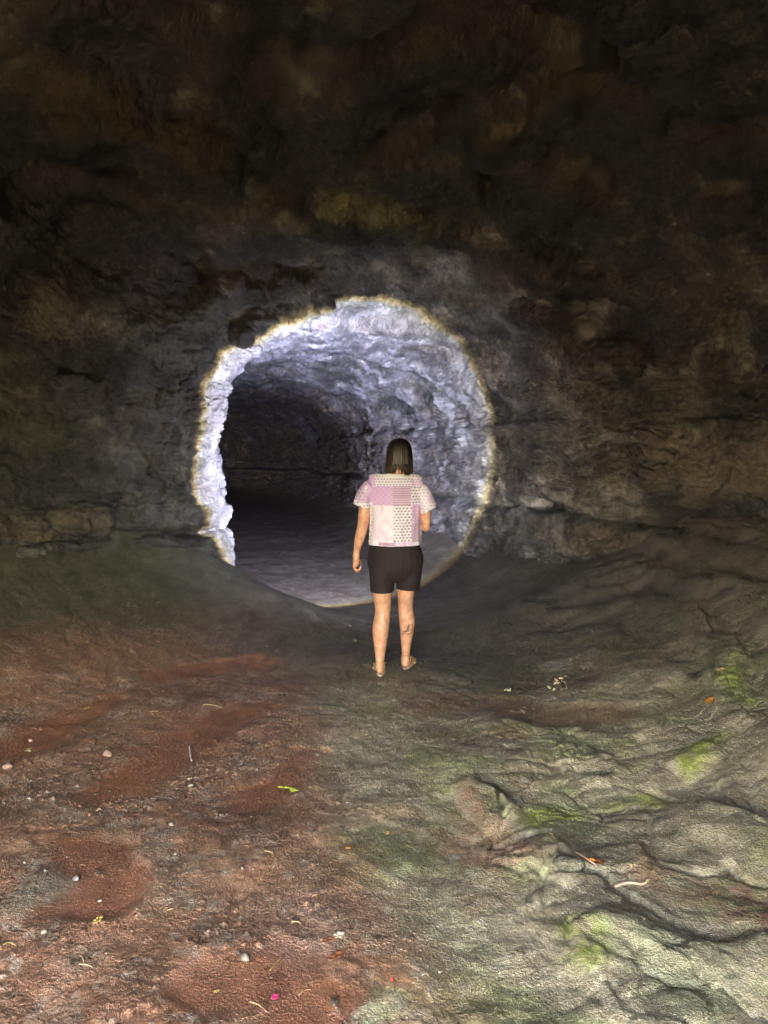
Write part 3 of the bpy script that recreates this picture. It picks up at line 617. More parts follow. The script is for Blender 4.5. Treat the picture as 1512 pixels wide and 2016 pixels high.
# strokes read from the photo: an upright bird-like figure inside a part-open crescent
X, Zc = co[:, 0], co[:, 2]; ink = np.zeros(len(co), np.float32)
def cc(x, y): return ((x - 543) * .000916, (1911 - y) * .000916 - .022)
stro = [((556, 1588), (590, 1550), .0035), ((590, 1550), (604, 1515), .007), ((604, 1515), (600, 1498), .003), ((575, 1560), (600, 1555), .006), ((556, 1565), (575, 1555), .0025),
        ((605, 1495), (630, 1512), .002), ((630, 1512), (640, 1540), .0025), ((640, 1540), (630, 1570), .0025), ((630, 1570), (600, 1586), .003), ((600, 1586), (580, 1582), .0025), ((612, 1545), (632, 1552), .002), ((585, 1510), (570, 1530), .0015)]
for a, q, wd in stro: ink = np.maximum(ink, 1 - sstep(wd * .6, wd * 1.5, seg2(X, Zc, cc(*a), cc(*q))))
ink *= (co[:, 1] < .105) * .8
# subdivide detail is limited by the mesh; 4 mm strokes hold
set_attr(body, 'ink', ink)
for s in (-1, 1):
    e = bmesh.new(); bm_ball(e, (-.014 + s * .031, .121, 1.578), (.0125, .010, .010)); bm_obj('eye', e, plain('eye_white', (.6, .58, .55), .15, .05), person)

# ---- hair: straight shoulder-length bob
bm = bmesh.new(); rows = []; nn = 120
prof = [(1.676, .010), (1.673, .028), (1.662, .052), (1.640, .071), (1.61, .083), (1.57, .089), (1.53, .092), (1.50, .092), (1.478, .089), (1.460, .082), (1.448, .074)]
for i, (zz, r) in enumerate(prof):
    row = []
    for j in range(nn):
        a = 2 * math.pi * j / nn; fx, fy = math.cos(a), math.sin(a)
        g = 1 + .022 * math.sin(j * 1.9 + .3 * math.sin(j)) * min(1, i / 4) + .02 * math.sin(j * .55 + i * .2)
        front = max(0, fy); x0 = -.014 + r * fx * g * 1.0 - .006 * (fx < 0) * max(0, i - 6); y0 = .035 + r * fy * g * 1.05
        dz = 0
        if i >= 8: dz = -.02 * (random.Random(j * 13).random()) * (i - 7) + .011 * max(0, 1 - abs(fx) / .5) * (fy < 0) * (i - 7)
        if front > .5 and i > 3: y0 = .035 + .06 * 1.0 + .0 * fy; 
        row.append(bm.verts.new((x0, y0, zz + dz)))
    rows.append(row)
for r0, r1 in zip(rows[:-1], rows[1:]):
    for j in range(nn):
        if rows.index(r1) > 4 and math.sin(2 * math.pi * (j + .5) / nn) > .62: continue
        bm.faces.new((r0[j], r0[(j + 1) % nn], r1[(j + 1) % nn], r1[j]))
bm.faces.new(rows[0])
b = NB('dark_brown_hair'); b.coords(); mp = b.n('ShaderNodeMapping'); mp.inputs['Scale'].default_value = (1, 1, .06); b.l(b.co, mp.inputs[0])
hn = b.noise(170, 4, .7, mp.outputs[0]); hz_ = b.n('ShaderNodeSeparateXYZ'); b.l(b.co, hz_.inputs[0])
tips = b.rng(hz_.outputs[2], 1.62, 1.46, 0, 1)
b.l(b.mix(b.rng(hn, .35, .65, 0, 1), b.mix(tips, (.009, .006, .004), (.030, .019, .010)), b.mix(tips, (.012, .009, .006), (.045, .030, .016))), b.p.inputs['Base Color'])
b.p.inputs['Roughness'].default_value = .42; b.l(b.bump(hn, .003), b.p.inputs['Normal'])
hair = bm_obj('hair', bm, b.m, person); hs = hair.modifiers.new('thick', 'SOLIDIFY'); hs.thickness = .006; hs.offset = -1
rr_ = random.Random(4); bm = bmesh.new()
for k in range(70):                                    # loose strands at the ends
    a = rr_.uniform(math.pi * .95, math.pi * 2.05); r = .094 + rr_.uniform(-.004, .003); x0, y0 = -.014 + r * math.cos(a), .035 + r * 1.05 * math.sin(a); z1 = 1.43 - rr_.uniform(-.01, .022)
    if abs(math.cos(a)) < .3: z1 += .025
    w_ = .0022; t = Vector((-math.sin(a), math.cos(a), 0)) * w_
    p = [Vector((x0, y0, 1.50)), Vector((x0, y0, (1.5 + z1) / 2)), Vector((x0 * .97, y0 * .98, z1))]
    v = [(bm.verts.new(q - t * s), bm.verts.new(q + t * s)) for q, s in zip(p, (1, .8, .15))]
    bm.faces.new((v[0][0], v[0][1], v[1][1], v[1][0])); bm.faces.new((v[1][0], v[1][1], v[2][1], v[2][0]))
st = bm_obj('strand_ends', bm, b.m, hair); st.modifiers.new('thick', 'SOLIDIFY').thickness = .0012

# ---- shorts
def cut(me, co_, no_, cond=None):
    bm = bmesh.new(); bm.from_mesh(me)
    fs = [f for f in bm.faces if cond is None or cond(f.calc_center_median())]
    geom = fs + list({e for f in fs for e in f.edges}) + list({v for f in fs for v in f.verts})
    bmesh.ops.bisect_plane(bm, geom=geom, plane_co=co_, plane_no=no_, clear_outer=True); bm.to_mesh(me); bm.free()
bm = bmesh.new()
bm_tube(bm, [(-.045, .0, 1.08, .140, .10), (-.045, .0, .98, .158, .112), (-.044, .0, .93, .168, .120), (-.043, .0, .88, .184, .130), (-.041, .0, .82, .193, .136), (-.041, .005, .77, .186, .13)], 32)
bm_tube(bm, [(-.125, .0, .84, .100, .122), (-.130, .0, .74, .096, .114), (-.134, .003, .64, .083, .10), (-.134, .004, .56, .076, .094)], 28)
bm_tube(bm, [(.048, .012, .84, .100, .122), (.052, .025, .74, .095, .114), (.050, .04, .64, .083, .10), (.048, .052, .56, .077, .094)], 28)
me = remeshed(bm, .006, 5)
cut(me, (0, 0, .603), (0, 0, -1), lambda c: c.x < -.04); cut(me, (0, 0, .618), (-.05, 0, -1), lambda c: c.x >= -.04); cut(me, (0, 0, 1.03), (0, 0, 1))
b = NB('dark_plum_cotton'); b.coords(); n = b.noise(6, 4, .5); b.l(b.mix(n, (.011, .006, .008), (.018, .010, .014)), b.p.inputs['Base Color'])
b.p.inputs['Roughness'].default_value = .85; b.l(b.bump(n, .012), b.p.inputs['Normal'])
co = np.zeros(len(me.vertices) * 3, np.float32); me.vertices.foreach_get('co', co); co = co.reshape(-1, 3).copy()
fold = .004 * vn(co, (26, 26, 7), 301) + .006 * np.sin(co[:, 2] * 34 + 12 * np.abs(co[:, 0] + .04)) * sstep(.16, .0, np.abs(co[:, 0] + .04)) * (co[:, 1] < 0) * sstep(.86, .72, co[:, 2])
dirn = co - np.array([-.04, 0, 0]); dirn[:, 2] = 0; dirn /= np.linalg.norm(dirn, axis=1, keepdims=True) + 1e-6
me.vertices.foreach_set('co', (co + dirn * fold[:, None]).ravel())
sh = mesh_obj('shorts', me, b.m, person); m = sh.modifiers.new('thick', 'SOLIDIFY'); m.thickness = .003; m.offset = 1

# ---- boxy cropped top, patchwork print
bm = bmesh.new()
bm_tube(bm, [(-.045, -.005, .86, .184, .134), (-.045, -.005, .95, .182, .132), (-.044, -.004, 1.08, .179, .128), (-.044, -.002, 1.20, .179, .122), (-.042, .0, 1.30, .180, .114), (-.040, .004, 1.365, .172, .094), (-.038, .008, 1.395, .150, .076), (-.036, .012, 1.412, .10, .060)], 36)
bm_tube(bm, [(-.12, .004, 1.362, .056, .064), (-.190, .0, 1.352, .061, .078), (-.250, -.004, 1.285, .056, .084), (-.275, -.008, 1.205, .052, .084), (-.290, -.01, 1.13, .05, .08)], 28)
bm_tube(bm, [(.04, .004, 1.358, .056, .064), (.104, .0, 1.343, .061, .078), (.164, -.002, 1.265, .056, .084), (.187, -.006, 1.185, .052, .084), (.197, -.01, 1.11, .05, .08)], 28)
me = remeshed(bm, .0032, 16)
cut(me, (0, 0, .937), (0, 0, -1))
cut(me, (-.262, 0, 1.195), (-.42, 0, -.91), lambda c: c.x < -.226 and c.z < 1.26); cut(me, (.175, 0, 1.167), (.45, 0, -.89), lambda c: c.x > .139 and c.z < 1.23)
bmn = bmesh.new(); bmn.from_mesh(me)                    # wide boat neckline
kill = [v for v in bmn.verts if ((v.co.x + .045) / .112) ** 2 + ((v.co.y - .026) / .072) ** 2 < 1 and v.co.z > 1.36]
bmesh.ops.delete(bmn, geom=kill, context='VERTS'); bmn.to_mesh(me); bmn.free()
co = np.zeros(len(me.vertices) * 3, np.float32); me.vertices.foreach_get('co', co); co = co.reshape(-1, 3).copy()
fold = (.011 * vn(co, (17, 14, 4), 311) + .006 * vn(co + .02 * vn(co, 9, 313)[:, None], (40, 30, 9), 312)) * sstep(1.40, 1.25, co[:, 2])
dirn = co - np.array([-.044, 0, 0]); dirn[:, 2] = 0; dirn /= np.linalg.norm(dirn, axis=1, keepdims=True) + 1e-6
me.vertices.foreach_set('co', (co + dirn * fold[:, None]).ravel())
X, Zc = co[:, 0], co[:, 2]
u_ = (X / .000916 + 543); v_ = 1911 - Zc / .000916       # print laid out in the garment's own flat pattern units (about 0.9 mm)
white = np.array([.82, .78, .93]); lil = np.array([.62, .40, .62]); pink = np.array([.62, .40, .70]); mauve = np.array([.46, .29, .46]); grey = np.array([.36, .33, .36])
C = np.tile(white, (len(X), 1))
def box(a, b, c, d): return ((u_ >= a) & (u_ < b) & (v_ >= c) & (v_ < d))
def put(mask, c, m=None):
    mm = mask.astype(np.float32) * (1 if m is None else m); C[:] = C * (1 - mm[:, None]) + np.array(c) * mm[:, None]
def dots(px, py, r, off=.5):
    row = np.floor(v_ / py); uu = (u_ / px + off * (row % 2)) % 1 - .5; vv = (v_ / py) % 1 - .5
    return 1 - sstep(r * .7, r * 1.3, np.hypot(uu * px / 10, vv * py / 10 * 1.5))
back = co[:, 1] < .02
put(v_ < 440, white); put(v_ < 440, grey, dots(23, 20, .75)); 
put(box(200, 345, 300, 560), pink, .85 * sstep(.0, .3, vn(co, 22, 321) + .45)); put(u_ < 300, grey, dots(24, 24, .85) * (v_ > 450))
put(box(335, 475, 440, 582), pink); put(box(335, 475, 440, 582), white, .35 * (np.abs(((u_ - v_) / 38) % 1 - .5) < .1)); put(box(335, 475, 440, 582), mauve, .35 * (np.abs(((u_ + v_) / 38) % 1 - .5) < .1))
put(box(475, 613, 440, 582), mauve); put(box(475, 613, 440, 582), white, .6 * (np.abs((v_ / 17) % 1 - .5) < .16))
put(box(613, 690, 440, 578), grey * .8, dots(25, 22, .95)); put(box(325, 480, 582, 850), lil, .28 * sstep(-.2, .4, vn(co, 30, 323))); put(box(325, 480, 582, 850), grey, .45 * dots(15, 14, .42))
put(box(480, 618, 582, 855), grey * .85, dots(28, 22, 1.0)); put(box(618, 690, 578, 718), pink, .9); put(box(618, 690, 578, 718), white, .4 * (np.abs((v_ / 26) % 1 - .5) < .1)); put(box(618, 690, 718, 858), mauve, .85); put(box(618, 690, 718, 858), white, .35 * (np.abs((v_ / 14) % 1 - .5) < .14))
put(u_ > 690, white); put(u_ > 690, grey, .5 * dots(26, 24, .9)); put(box(730, 900, 430, 700), pink, .55 * sstep(-.3, .3, vn(co, 14, 325))); put(box(620, 740, 390, 440), pink, .6)
put(box(270, 325, 582, 860), grey, .8 * dots(24, 26, .7)); put(box(365, 485, 858, 885), mauve, .9); put(box(485, 625, 855, 885), pink, .6)
put(v_ > 886, white * 1.1); put((v_ < 384) & (((X + .045) / .135) ** 2 + ((co[:, 1] - .022) / .092) ** 2 < 1.08), white * 1.15)
set_attr(me, 'print', np.clip(C, 0, .9))
b = NB('patchwork_knit_print'); b.coords(); at = b.n('ShaderNodeAttribute', attribute_name='print'); n = b.noise(300, 3, .6)
b.l(b.mix(b.rng(n, .3, .7, 0, .25), at.outputs['Color'], (.5, .45, .5), 'MULTIPLY'), b.p.inputs['Base Color']); b.p.inputs['Roughness'].default_value = .85; b.p.inputs['Sheen Weight'].default_value = .2
b.l(b.bump(n, .0012), b.p.inputs['Normal'])
top = mesh_obj('top', me, b.m, person); m = top.modifiers.new('thick', 'SOLIDIFY'); m.thickness = .0022; m.offset = 1

# ---- sandals
M_SOLE = plain('pale_tan_leather', (.75, .62, .52), .6, .15); M_STRAP = plain('gold_strap', (.40, .27, .12), .4, .2, metal=.3)
def sandal(x, y, z0, yw):
    c, s = math.cos(yw), math.sin(yw)
    def T(a, b_, h): return Vector((x + a * c + b_ * s, y - a * s + b_ * c, z0 + h))
    bm = bmesh.new(); ol = []
    for k in range(28):
        a = 2 * math.pi * k / 28; yy = .088 + .137 * math.sin(a); ww = (.036 + .013 * sstep(.05, .16, yy)) * math.cos(a); ol.append((ww, yy))
    lo = [bm.verts.new(T(a, b_, 0)) for a, b_ in ol]; hi = [bm.verts.new(T(a, b_, .013)) for a, b_ in ol]
    bm.faces.new(lo[::-1]); bm.faces.new(hi)
    for k in range(28): bm.faces.new((lo[k], lo[(k + 1) % 28], hi[(k + 1) % 28], hi[k]))
    so = bm_obj('sandal', bm, M_SOLE, person, False)
    def strap(pts, r=.003):
        bm = bmesh.new(); bm_tube(bm, [(*T(*p), r, r) for p in pts], 8); return bm_obj('strap', bm, M_STRAP, so)
    strap([(.036 * math.cos(t), .004 + .040 * math.sin(t), .092 - .014 * math.sin(t)) for t in [i * math.pi / 6 for i in range(13)]])
    strap([(-.034, -.005, .085), (-.036, .01, .05), (-.036, .03, .012)]); strap([(.034, -.005, .085), (.036, .01, .05), (.036, .03, .012)])
    strap([(0, -.038, .088), (0, -.047, .045), (0, -.042, .013)]); strap([(-.045, .12, .012), (-.02, .125, .045), (.02, .125, .045), (.048, .12, .012)], .004)
    bm = bmesh.new(); bm_ball(bm, T(.041, .0, .088), (.006, .006, .006), 8); bm_obj('buckle', bm, M_STRAP, so)
sandal(-.150, .0, 0, rad(-4)); sandal(.040, .168, gzr, rad(14))

# ---- torch in the right hand (a thing of its own)
PO = Vector(person.location)
torch = empty('torch', PO + TH); tag(torch, 'small black metal torch lit in the right hand of the person', 'torch')
M_BLK = plain('black_anodised_metal', (.02, .02, .022), .35, .2, metal=.6)
bm = bmesh.new()
def lathe(bm, prof, seg=24):
    rings = [[bm.verts.new(TD * t + (side * math.cos(2 * math.pi * j / seg) + upv * math.sin(2 * math.pi * j / seg)) * r) for j in range(seg)] for t, r in prof]
    for r0, r1 in zip(rings[:-1], rings[1:]):
        for j in range(seg): bm.faces.new((r0[j], r0[(j + 1) % seg], r1[(j + 1) % seg], r1[j]))
    return rings
rg = lathe(bm, [(-.062, .011), (-.060, .0145), (-.045, .0150), (-.044, .0142), (.040, .0145), (.046, .0155), (.058, .0205), (.060, .0215), (.080, .0215), (.082, .0195), (.078, .0185), (.066, .010)]); bm.faces.new(rg[0][::-1])
bm_obj('barrel', bm, M_BLK, torch)
b = NB('torch_lens'); b.p.inputs['Emission Color'].default_value = (.7, .75, 1, 1); b.p.inputs['Emission Strength'].default_value = 6.0; b.p.inputs['Base Color'].default_value = (.8, .8, .85, 1)
bm = bmesh.new(); rg = lathe(bm, [(.070, .0005), (.0705, .017)]); bm_obj('lens', bm, b.m, torch)
beam, _ = torch_light(PO + TH + TD * .085, yaw, pit, 37.3); beam.parent = torch; beam.location = TD * .085
# ------------------------------------------------------------------ litter, stones, twigs on the ground
M_ST = [plain('grey_stone', (.16, .145, .125), .5, .4, 40, .002), plain('pinkish_stone', (.27, .17, .14), .5, .3, 40, .002), plain('dark_wet_stone', (.06, .05, .045), .25, .4, 40, .002), plain('pale_stone', (.30, .27, .23), .5, .25, 40, .002)]
def stone_mesh(seed, s, mat):
    r = random.Random(seed); bm = bmesh.new(); bmesh.ops.create_icosphere(bm, subdivisions=3, radius=1)
    P = np.array([v.co[:] for v in bm.verts]); d = 1 + .22 * vn(P, 1.1, seed) + .10 * vn(P, 2.7, seed + 1); f = [r.uniform(.75, 1.2), r.uniform(.6, .95), r.uniform(.45, .7)]
    for v, k in zip(bm.verts, d):
        v.co = Vector([c * k * q * s for c, q in zip(v.co, f)])
        for ax in (Vector((.8, .5, .3)).normalized(), Vector((-.6, .2, .75)).normalized(), Vector((.1, -.9, .5)).normalized()):
            e = v.co.dot(ax) - s * .62
            if e > 0: v.co -= ax * e
    me = bpy.data.meshes.new('stone'); bm.to_mesh(me); bm.free(); me.materials.append(M_ST[mat]); me.polygons.foreach_set('use_smooth', [True] * len(me.polygons)); return me
def mpp(p): return (p - Vector(CAM.tolist())).length / F
def stone(px, py, wpx, mat, label, seed, name='stone', group='loose stones on the cave floor'):
    p = on_ground(px, py); s = wpx / 2 * mpp(p) * .82
    o = link(bpy.data.objects.new(name, stone_mesh(seed, s, mat))); o.location = p + Vector((0, 0, s * .15)); o.rotation_euler[2] = seed
    tag(o, label, 'stone', group); return o
for a in [(210, 1485, 24, 1, 'flat pinkish stone on the mud near the left edge of the pale gritty patch'), (16, 1508, 24, 1, 'brownish pointed stone at the far left edge of the floor'),
          (150, 1728, 20, 2, 'small dark stone in the middle of the smooth red mud pool'), (84, 1834, 15, 3, 'whitish pebble at the tip of the smooth red mud pool'),
          (376, 1546, 14, 3, 'pale pebble in line below the white sliver'), (338, 1621, 14, 3, 'pale pebble alone on brown mud above the red pool'),
          (372, 1533, 9, 3, 'tiny pale pebble just above a larger one in line with the white sliver'),
          (627, 1485, 13, 0, 'grey pebble on the reddish patch beyond the green sprig'), (480, 1886, 26, 0, 'rounded grey stone in the coarse mud of the foreground'),
          (470, 1876, 14, 2, 'dark stone touching the rounded grey stone of the foreground'), (110, 1775, 9, 2, 'tiny dark stone low in the smooth red mud pool'), (260, 1635, 9, 2, 'tiny dark stone above the red mud pool'),
          (658, 1974, 20, 2, 'wet dark stone at the bottom by the pale gritty rock'), (190, 1562, 10, 2, 'tiny dark stone upright on the left mud'), (620, 1637, 14, 2, 'dark wet stone beside the start of the grey rock'),
          (672, 1632, 14, 2, 'dark stone nearest the edge where mud meets grey rock'), (475, 1707, 16, 2, 'dark lump in the coarse mud left of centre'),
          (196, 1772, 10, 3, 'small pale stone beside the red mud pool'), (49, 1699, 8, 3, 'tiny white pebble at the left edge'), (89, 1714, 8, 3, 'tiny white pebble left of the red mud pool'),
          (345, 1679, 8, 3, 'tiny white pebble right of the red mud pool'), (865, 1912, 9, 3, 'small cream pebble on the grey-green rock'), (497, 1601, 8, 3, 'tiny white pebble below the green sprig'),
          (1012, 1918, 9, 3, 'tiny pale pebble in the brown dip of the mossy rock'), (60, 1458, 12, 1, 'brown pebble at the foot of the left bank'), (58, 1477, 10, 3, 'small pale chip under the brown pebble at the left bank'), (700, 1252, 16, 2, 'dark stone in the shade left of the feet'), (692, 1224, 9, 0, 'small grey stone on the shaded floor left of the calves')]:
    stone(*a, seed=int(a[0] * 3 + a[1]) % 97)
# larger rocks at the right
def rock(px, py, w_m, h_m, d_m, seed, label, colr, sink=.35):
    p = on_ground(px, py); bm = bmesh.new(); bmesh.ops.create_icosphere(bm, subdivisions=6, radius=1)
    P = np.array([v.co[:] for v in bm.verts]); d = 1 + .22 * vn(P, 1.1, seed) + .10 * vn(P, 2.6, seed + 1) - .05 * fbm(P, 3.5, 4, .6, seed + 2, 2) - .035 * fbm(P, 9, 4, .65, seed + 3, 2)
    for v, k in zip(bm.verts, d): v.co = Vector((v.co.x * k * w_m, v.co.y * k * d_m, v.co.z * k * h_m))
    me = bpy.data.meshes.new('rock'); bm.to_mesh(me); bm.free(); me.materials.append(M_FLOOR); me.polygons.foreach_set('use_smooth', [True] * len(me.polygons))
    n = fbm(P, 2.5, 4, .6, seed + 5); c = np.tile(np.array(colr), (len(P), 1)); c = mixc(c, (.17, .17, .13), sstep(0, .4, n) * .8); c = mixc(c, (.06, .07, .03), sstep(.05, .4, -n) * .7)
    set_attr(me, 'albedo', c); set_attr(me, 'wet', np.clip(.5 + n, 0, 1))
    o = link(bpy.data.objects.new('boulder', me)); o.location = p + Vector((0, 0, h_m * (1 - 2 * sink) * .5)); tag(o, label, 'boulder'); return o
rock(1120, 1700, .055, .03, .05, 12, 'small grey knob of rock beside the fissure', (.12, .11, .085), .4)

# leaves, petals, twigs
def leaf(px, py, L, W, rz, mat, label, name='leaf', cat='leaf', curl=.3, group=None, lift=.004):
    p = on_ground(px, py); s = mpp(p); L *= s; W *= s; bm = bmesh.new(); n = 12; rows = []
    for i in range(n + 1):
        t = i / n; wd = W / 2 * math.sin(math.pi * min(1, t * .96 + .02)) ** .8; row = []
        for j in range(-3, 4):
            u = j / 3; row.append(bm.verts.new(((t - .5) * L, u * wd, curl * L * (t - .5) ** 2 + abs(u) * wd * .35 + .002 * math.sin(t * 17 + j))))
        rows.append(row)
    for r0, r1 in zip(rows[:-1], rows[1:]):
        for j in range(6): bm.faces.new((r0[j], r1[j], r1[j + 1], r0[j + 1]))
    o = bm_obj(name, bm, mat, None); o.modifiers.new('thick', 'SOLIDIFY').thickness = .0008
    o.location = p + Vector((0, 0, lift)); o.rotation_euler = (rad(6), rad(-4), rad(rz)); tag(o, label, cat, group); return o
L_Y = plain('yellowed_leaf', (.36, .27, .08), .45, .2, 90); L_G = plain('yellow_green_leaf', (.50, .62, .06), .4, .12, 90); L_B = plain('brown_leaf', (.17, .065, .03), .3, .35, 80); L_O = plain('orange_leaf', (.62, .26, .05), .35, .3, 80)
L_T = plain('tan_leaf', (.46, .33, .2), .5, .3, 80); L_P = plain('pink_petal', (.45, .03, .13), .4, .15, 80); L_R = plain('red_berry_skin', (.65, .03, .02), .25, .1); L_D = plain('dead_pale_leaf', (.50, .46, .36), .5, .3, 60)
W_D = plain('dark_twig_bark', (.05, .035, .025), .6, .3, 80); W_P = plain('pale_peeled_twig', (.52, .36, .28), .5, .2, 80); W_S = plain('straw', (.32, .24, .13), .5, .25, 80)
g = 'fallen leaves on the cave floor'
leaf(171, 1395, 16, 8, 20, L_Y, 'small yellow leaf on the dark strip of mud at the foot of the left bank', group=g)
leaf(306, 1401, 16, 6, 10, L_T, 'small tan leaf on brown mud in the middle distance at left', group=g)
leaf(355, 1403, 9, 5, -20, L_T, 'tiny tan leaf right of a slightly larger one in the middle distance', group=g)
leaf(192, 1815, 20, 11, 60, L_Y, 'yellow curled leaf right of the lower end of the red mud pool', group=g)
leaf(665, 1843, 22, 14, 30, L_D, 'pale curled leaf above the wet brown leaves', group=g)
leaf(662, 1885, 34, 13, 40, L_B, 'wet reddish brown leaf in the lower middle foreground', group=g)
leaf(646, 1855, 28, 10, 25, L_B, 'brown leaf fragment under the pale curled leaf', group=g)
leaf(1172, 1700, 36, 16, -35, L_B, 'wet brown leaf lying in the fissure', group=g)
leaf(1167, 1698, 12, 9, -20, L_O, 'bright orange leaf scrap on the wet brown leaf in the fissure', group=g, lift=.010)
leaf(427, 1953, 9, 5, 20, L_Y, 'tiny yellow leaf scrap on red mud near the bottom', group=g)
leaf(764, 1641, 10, 8, 80, L_Y, 'tiny yellow leaf on bare grey rock at the centre', group=g)
leaf(56, 1476, 14, 6, 70, L_Y, 'small yellowish leaf at the left edge of the pale gritty patch', group=g)
leaf(1400, 1382, 34, 18, 30, L_O, 'orange brown leaf at the foot of the right bank', group=g)
leaf(1418, 1318, 26, 12, 10, L_T, 'tan leaf scrap against the right bank below the boulder', group=g)
leaf(686, 1672, 9, 6, 0, L_O, 'tiny orange scrap where the mud meets grey rock', group=g)
leaf(542, 1965, 13, 12, 50, L_P, 'bright pink petal on red mud near the bottom', 'petal', 'petal', .5)
o = empty('berry', on_ground(770, 1931)); tag(o, 'tiny bright red berry on grey rock near the bottom', 'berry')
bm = bmesh.new(); bm_ball(bm, (0, 0, .004), (.0055, .0055, .005), 12); bm_obj('fruit', bm, L_R, o); bm = bmesh.new(); bm_tube(bm, [(0, 0, .008, .0006, .0006), (.002, .001, .012, .0006, .0006)], 6); bm_obj('stalk', bm, W_S, o)
# yellow-green sprig
p = on_ground(568, 1554); s = mpp(p); o = empty('sprig', p); tag(o, 'bright yellow-green winged seed sprig on brown mud', 'sprig')
bm = bmesh.new(); bm_tube(bm, [(-20 * s, 6 * s, .004, .0012, .0012), (0, 2 * s, .008, .0016, .0016), (19 * s, -6 * s, .005, .0012, .0012)], 6); bm_obj('stem', bm, L_G, o)
for x0, x1, y0, wd in ((-19, -8, 5, 3), (4, 20, -6, 5), (-6, 6, 1, 2.5), (6, 13, -14, 2.5)):
    bm = bmesh.new(); bm_tube(bm, [(x0 * s, y0 * s, .006, wd * s * .5, .001), ((x0 + x1) / 2 * s, (y0 - 1) * s, .009, wd * s, .0012), (x1 * s, (y0 - 2) * s, .006, wd * s * .4, .001)], 8); bm_obj('leaflet', bm, L_G, o)
# twigs
def twig(pts, r, mat, label, name='twig', group='twigs and straws on the cave floor', lift=.006):
    P = [on_ground(*q) for q in pts]; c = P[0].copy(); bm = bmesh.new()
    bm_tube(bm, [(*(q - c + Vector((0, 0, lift + .003 * (i % 2)))), r * (1 - .5 * i / len(P)), r * (1 - .5 * i / len(P))) for i, q in enumerate(P)], 8)
    o = bm_obj(name, bm, mat); o.location = c; tag(o, label, 'twig', group); return o
twig([(1212, 1746), (1240, 1741), (1262, 1742), (1275, 1738)], .0065, W_P, 'pale peeled pinkish stick lying across the fissure')
twig([(1172, 1704), (1150, 1690), (1135, 1680)], .003, W_P, 'thin tan twig running into the fissure beside the brown leaf')
twig([(1020, 1362), (1048, 1354), (1075, 1347), (1095, 1346)], .004, W_D, 'thin dark twig running left from the clump of pale leaves')
twig([(926, 1349), (950, 1356), (976, 1364)], .004, W_D, 'thin dark twig left of the other twig, away from the leaf clump')
twig([(374, 1470), (375, 1485), (377, 1499)], .006, plain('white_bone_wood', (.55, .48, .46), .5, .2), 'short white sliver standing on the mud, left middle')
for i, (a, b_) in enumerate([((158, 1903), (184, 1908)), ((533, 1912), (552, 1888)), ((522, 1678), (537, 1684)), ((576, 1815), (594, 1822)), ((492, 1977), (520, 1987)), ((330, 1795), (345, 1790)), ((8, 1860), (30, 1862)), ((160, 1885), (165, 1900)), ((400, 1388), (440, 1395)), ((1080, 1640), (1092, 1650)), ((845, 1780), (852, 1792)), ((590, 1960), (610, 1950))]):
    where = ['left of the bottom centre', 'slanting up near the wet brown leaf', 'on coarse mud at mid left', 'just left of the pale curled leaf', 'beside the pink petal', 'right of the yellow curled leaf', 'at the lower left edge', 'above another straw at lower left', 'in the middle distance at left', 'in the mossy hollow at right', 'on the grey rock right of the centre', 'right of the pink petal'][i]
    twig([a, ((a[0] + b_[0]) / 2, (a[1] + b_[1]) / 2 - 1), b_], .0022, W_S, 'thin pale straw ' + where, 'straw')
# clump of pale dead leaves
p = on_ground(1102, 1352); s = mpp(p); o = empty('leaf_clump', p); tag(o, 'clump of pale and dark dead leaves on a twig by the right wall', 'leaf clump'); r = random.Random(3)
bm = bmesh.new(); bm_tube(bm, [(-.05, 0, .01, .003, .003), (0, .01, .035, .003, .003), (.02, .02, .09, .002, .002)], 6); bm_obj('stem', bm, W_D, o)
for k in range(26):
    bm = bmesh.new(); L_, W_ = r.uniform(.02, .045), r.uniform(.010, .02); rows = []
    for i in range(6):
        t = i / 5; wd = W_ / 2 * math.sin(math.pi * (t * .9 + .05)); rows.append([bm.verts.new(((t - .5) * L_, u * wd, .25 * L_ * (t - .5) ** 2 + abs(u) * wd * .5)) for u in (-1, 0, 1)])
    for r0, r1 in zip(rows[:-1], rows[1:]):
        for j in range(2): bm.faces.new((r0[j], r1[j], r1[j + 1], r0[j + 1]))
    q = bm_obj('leaf', bm, r.choice([L_D, L_D, W_D, L_T]), o); q.modifiers.new('thick', 'SOLIDIFY').thickness = .0008
    q.location = (r.gauss(0, .035), r.gauss(0, .03), abs(r.gauss(.02, .028)) + .004); q.rotation_euler = (r.uniform(-1, 1), r.uniform(-1, 1), r.uniform(0, 6.3))
for px, py, n_ in ((1000, 1354, 7),):
    p = on_ground(px, py); o = empty('leaf_clump', p); tag(o, 'small scrap of crumpled pale leaf between the two dark twigs', 'leaf clump')
    for k in range(n_):
        bm = bmesh.new(); bm_tube(bm, [(-.012, 0, 0, .002, .001), (0, 0, .004, .007, .001), (.012, 0, 0, .002, .001)], 6); q = bm_obj('leaf', bm, L_D, o)
        q.location = (r.gauss(0, .014), r.gauss(0, .012), abs(r.gauss(.004, .008)) + .003); q.rotation_euler = (r.uniform(-1, 1), r.uniform(-1, 1), r.uniform(0, 6.3))
p = on_ground(676, 1354); o = empty('leaf_clump', p); tag(o, 'crumpled grey dead leaf on dark mud left of the feet', 'leaf clump')
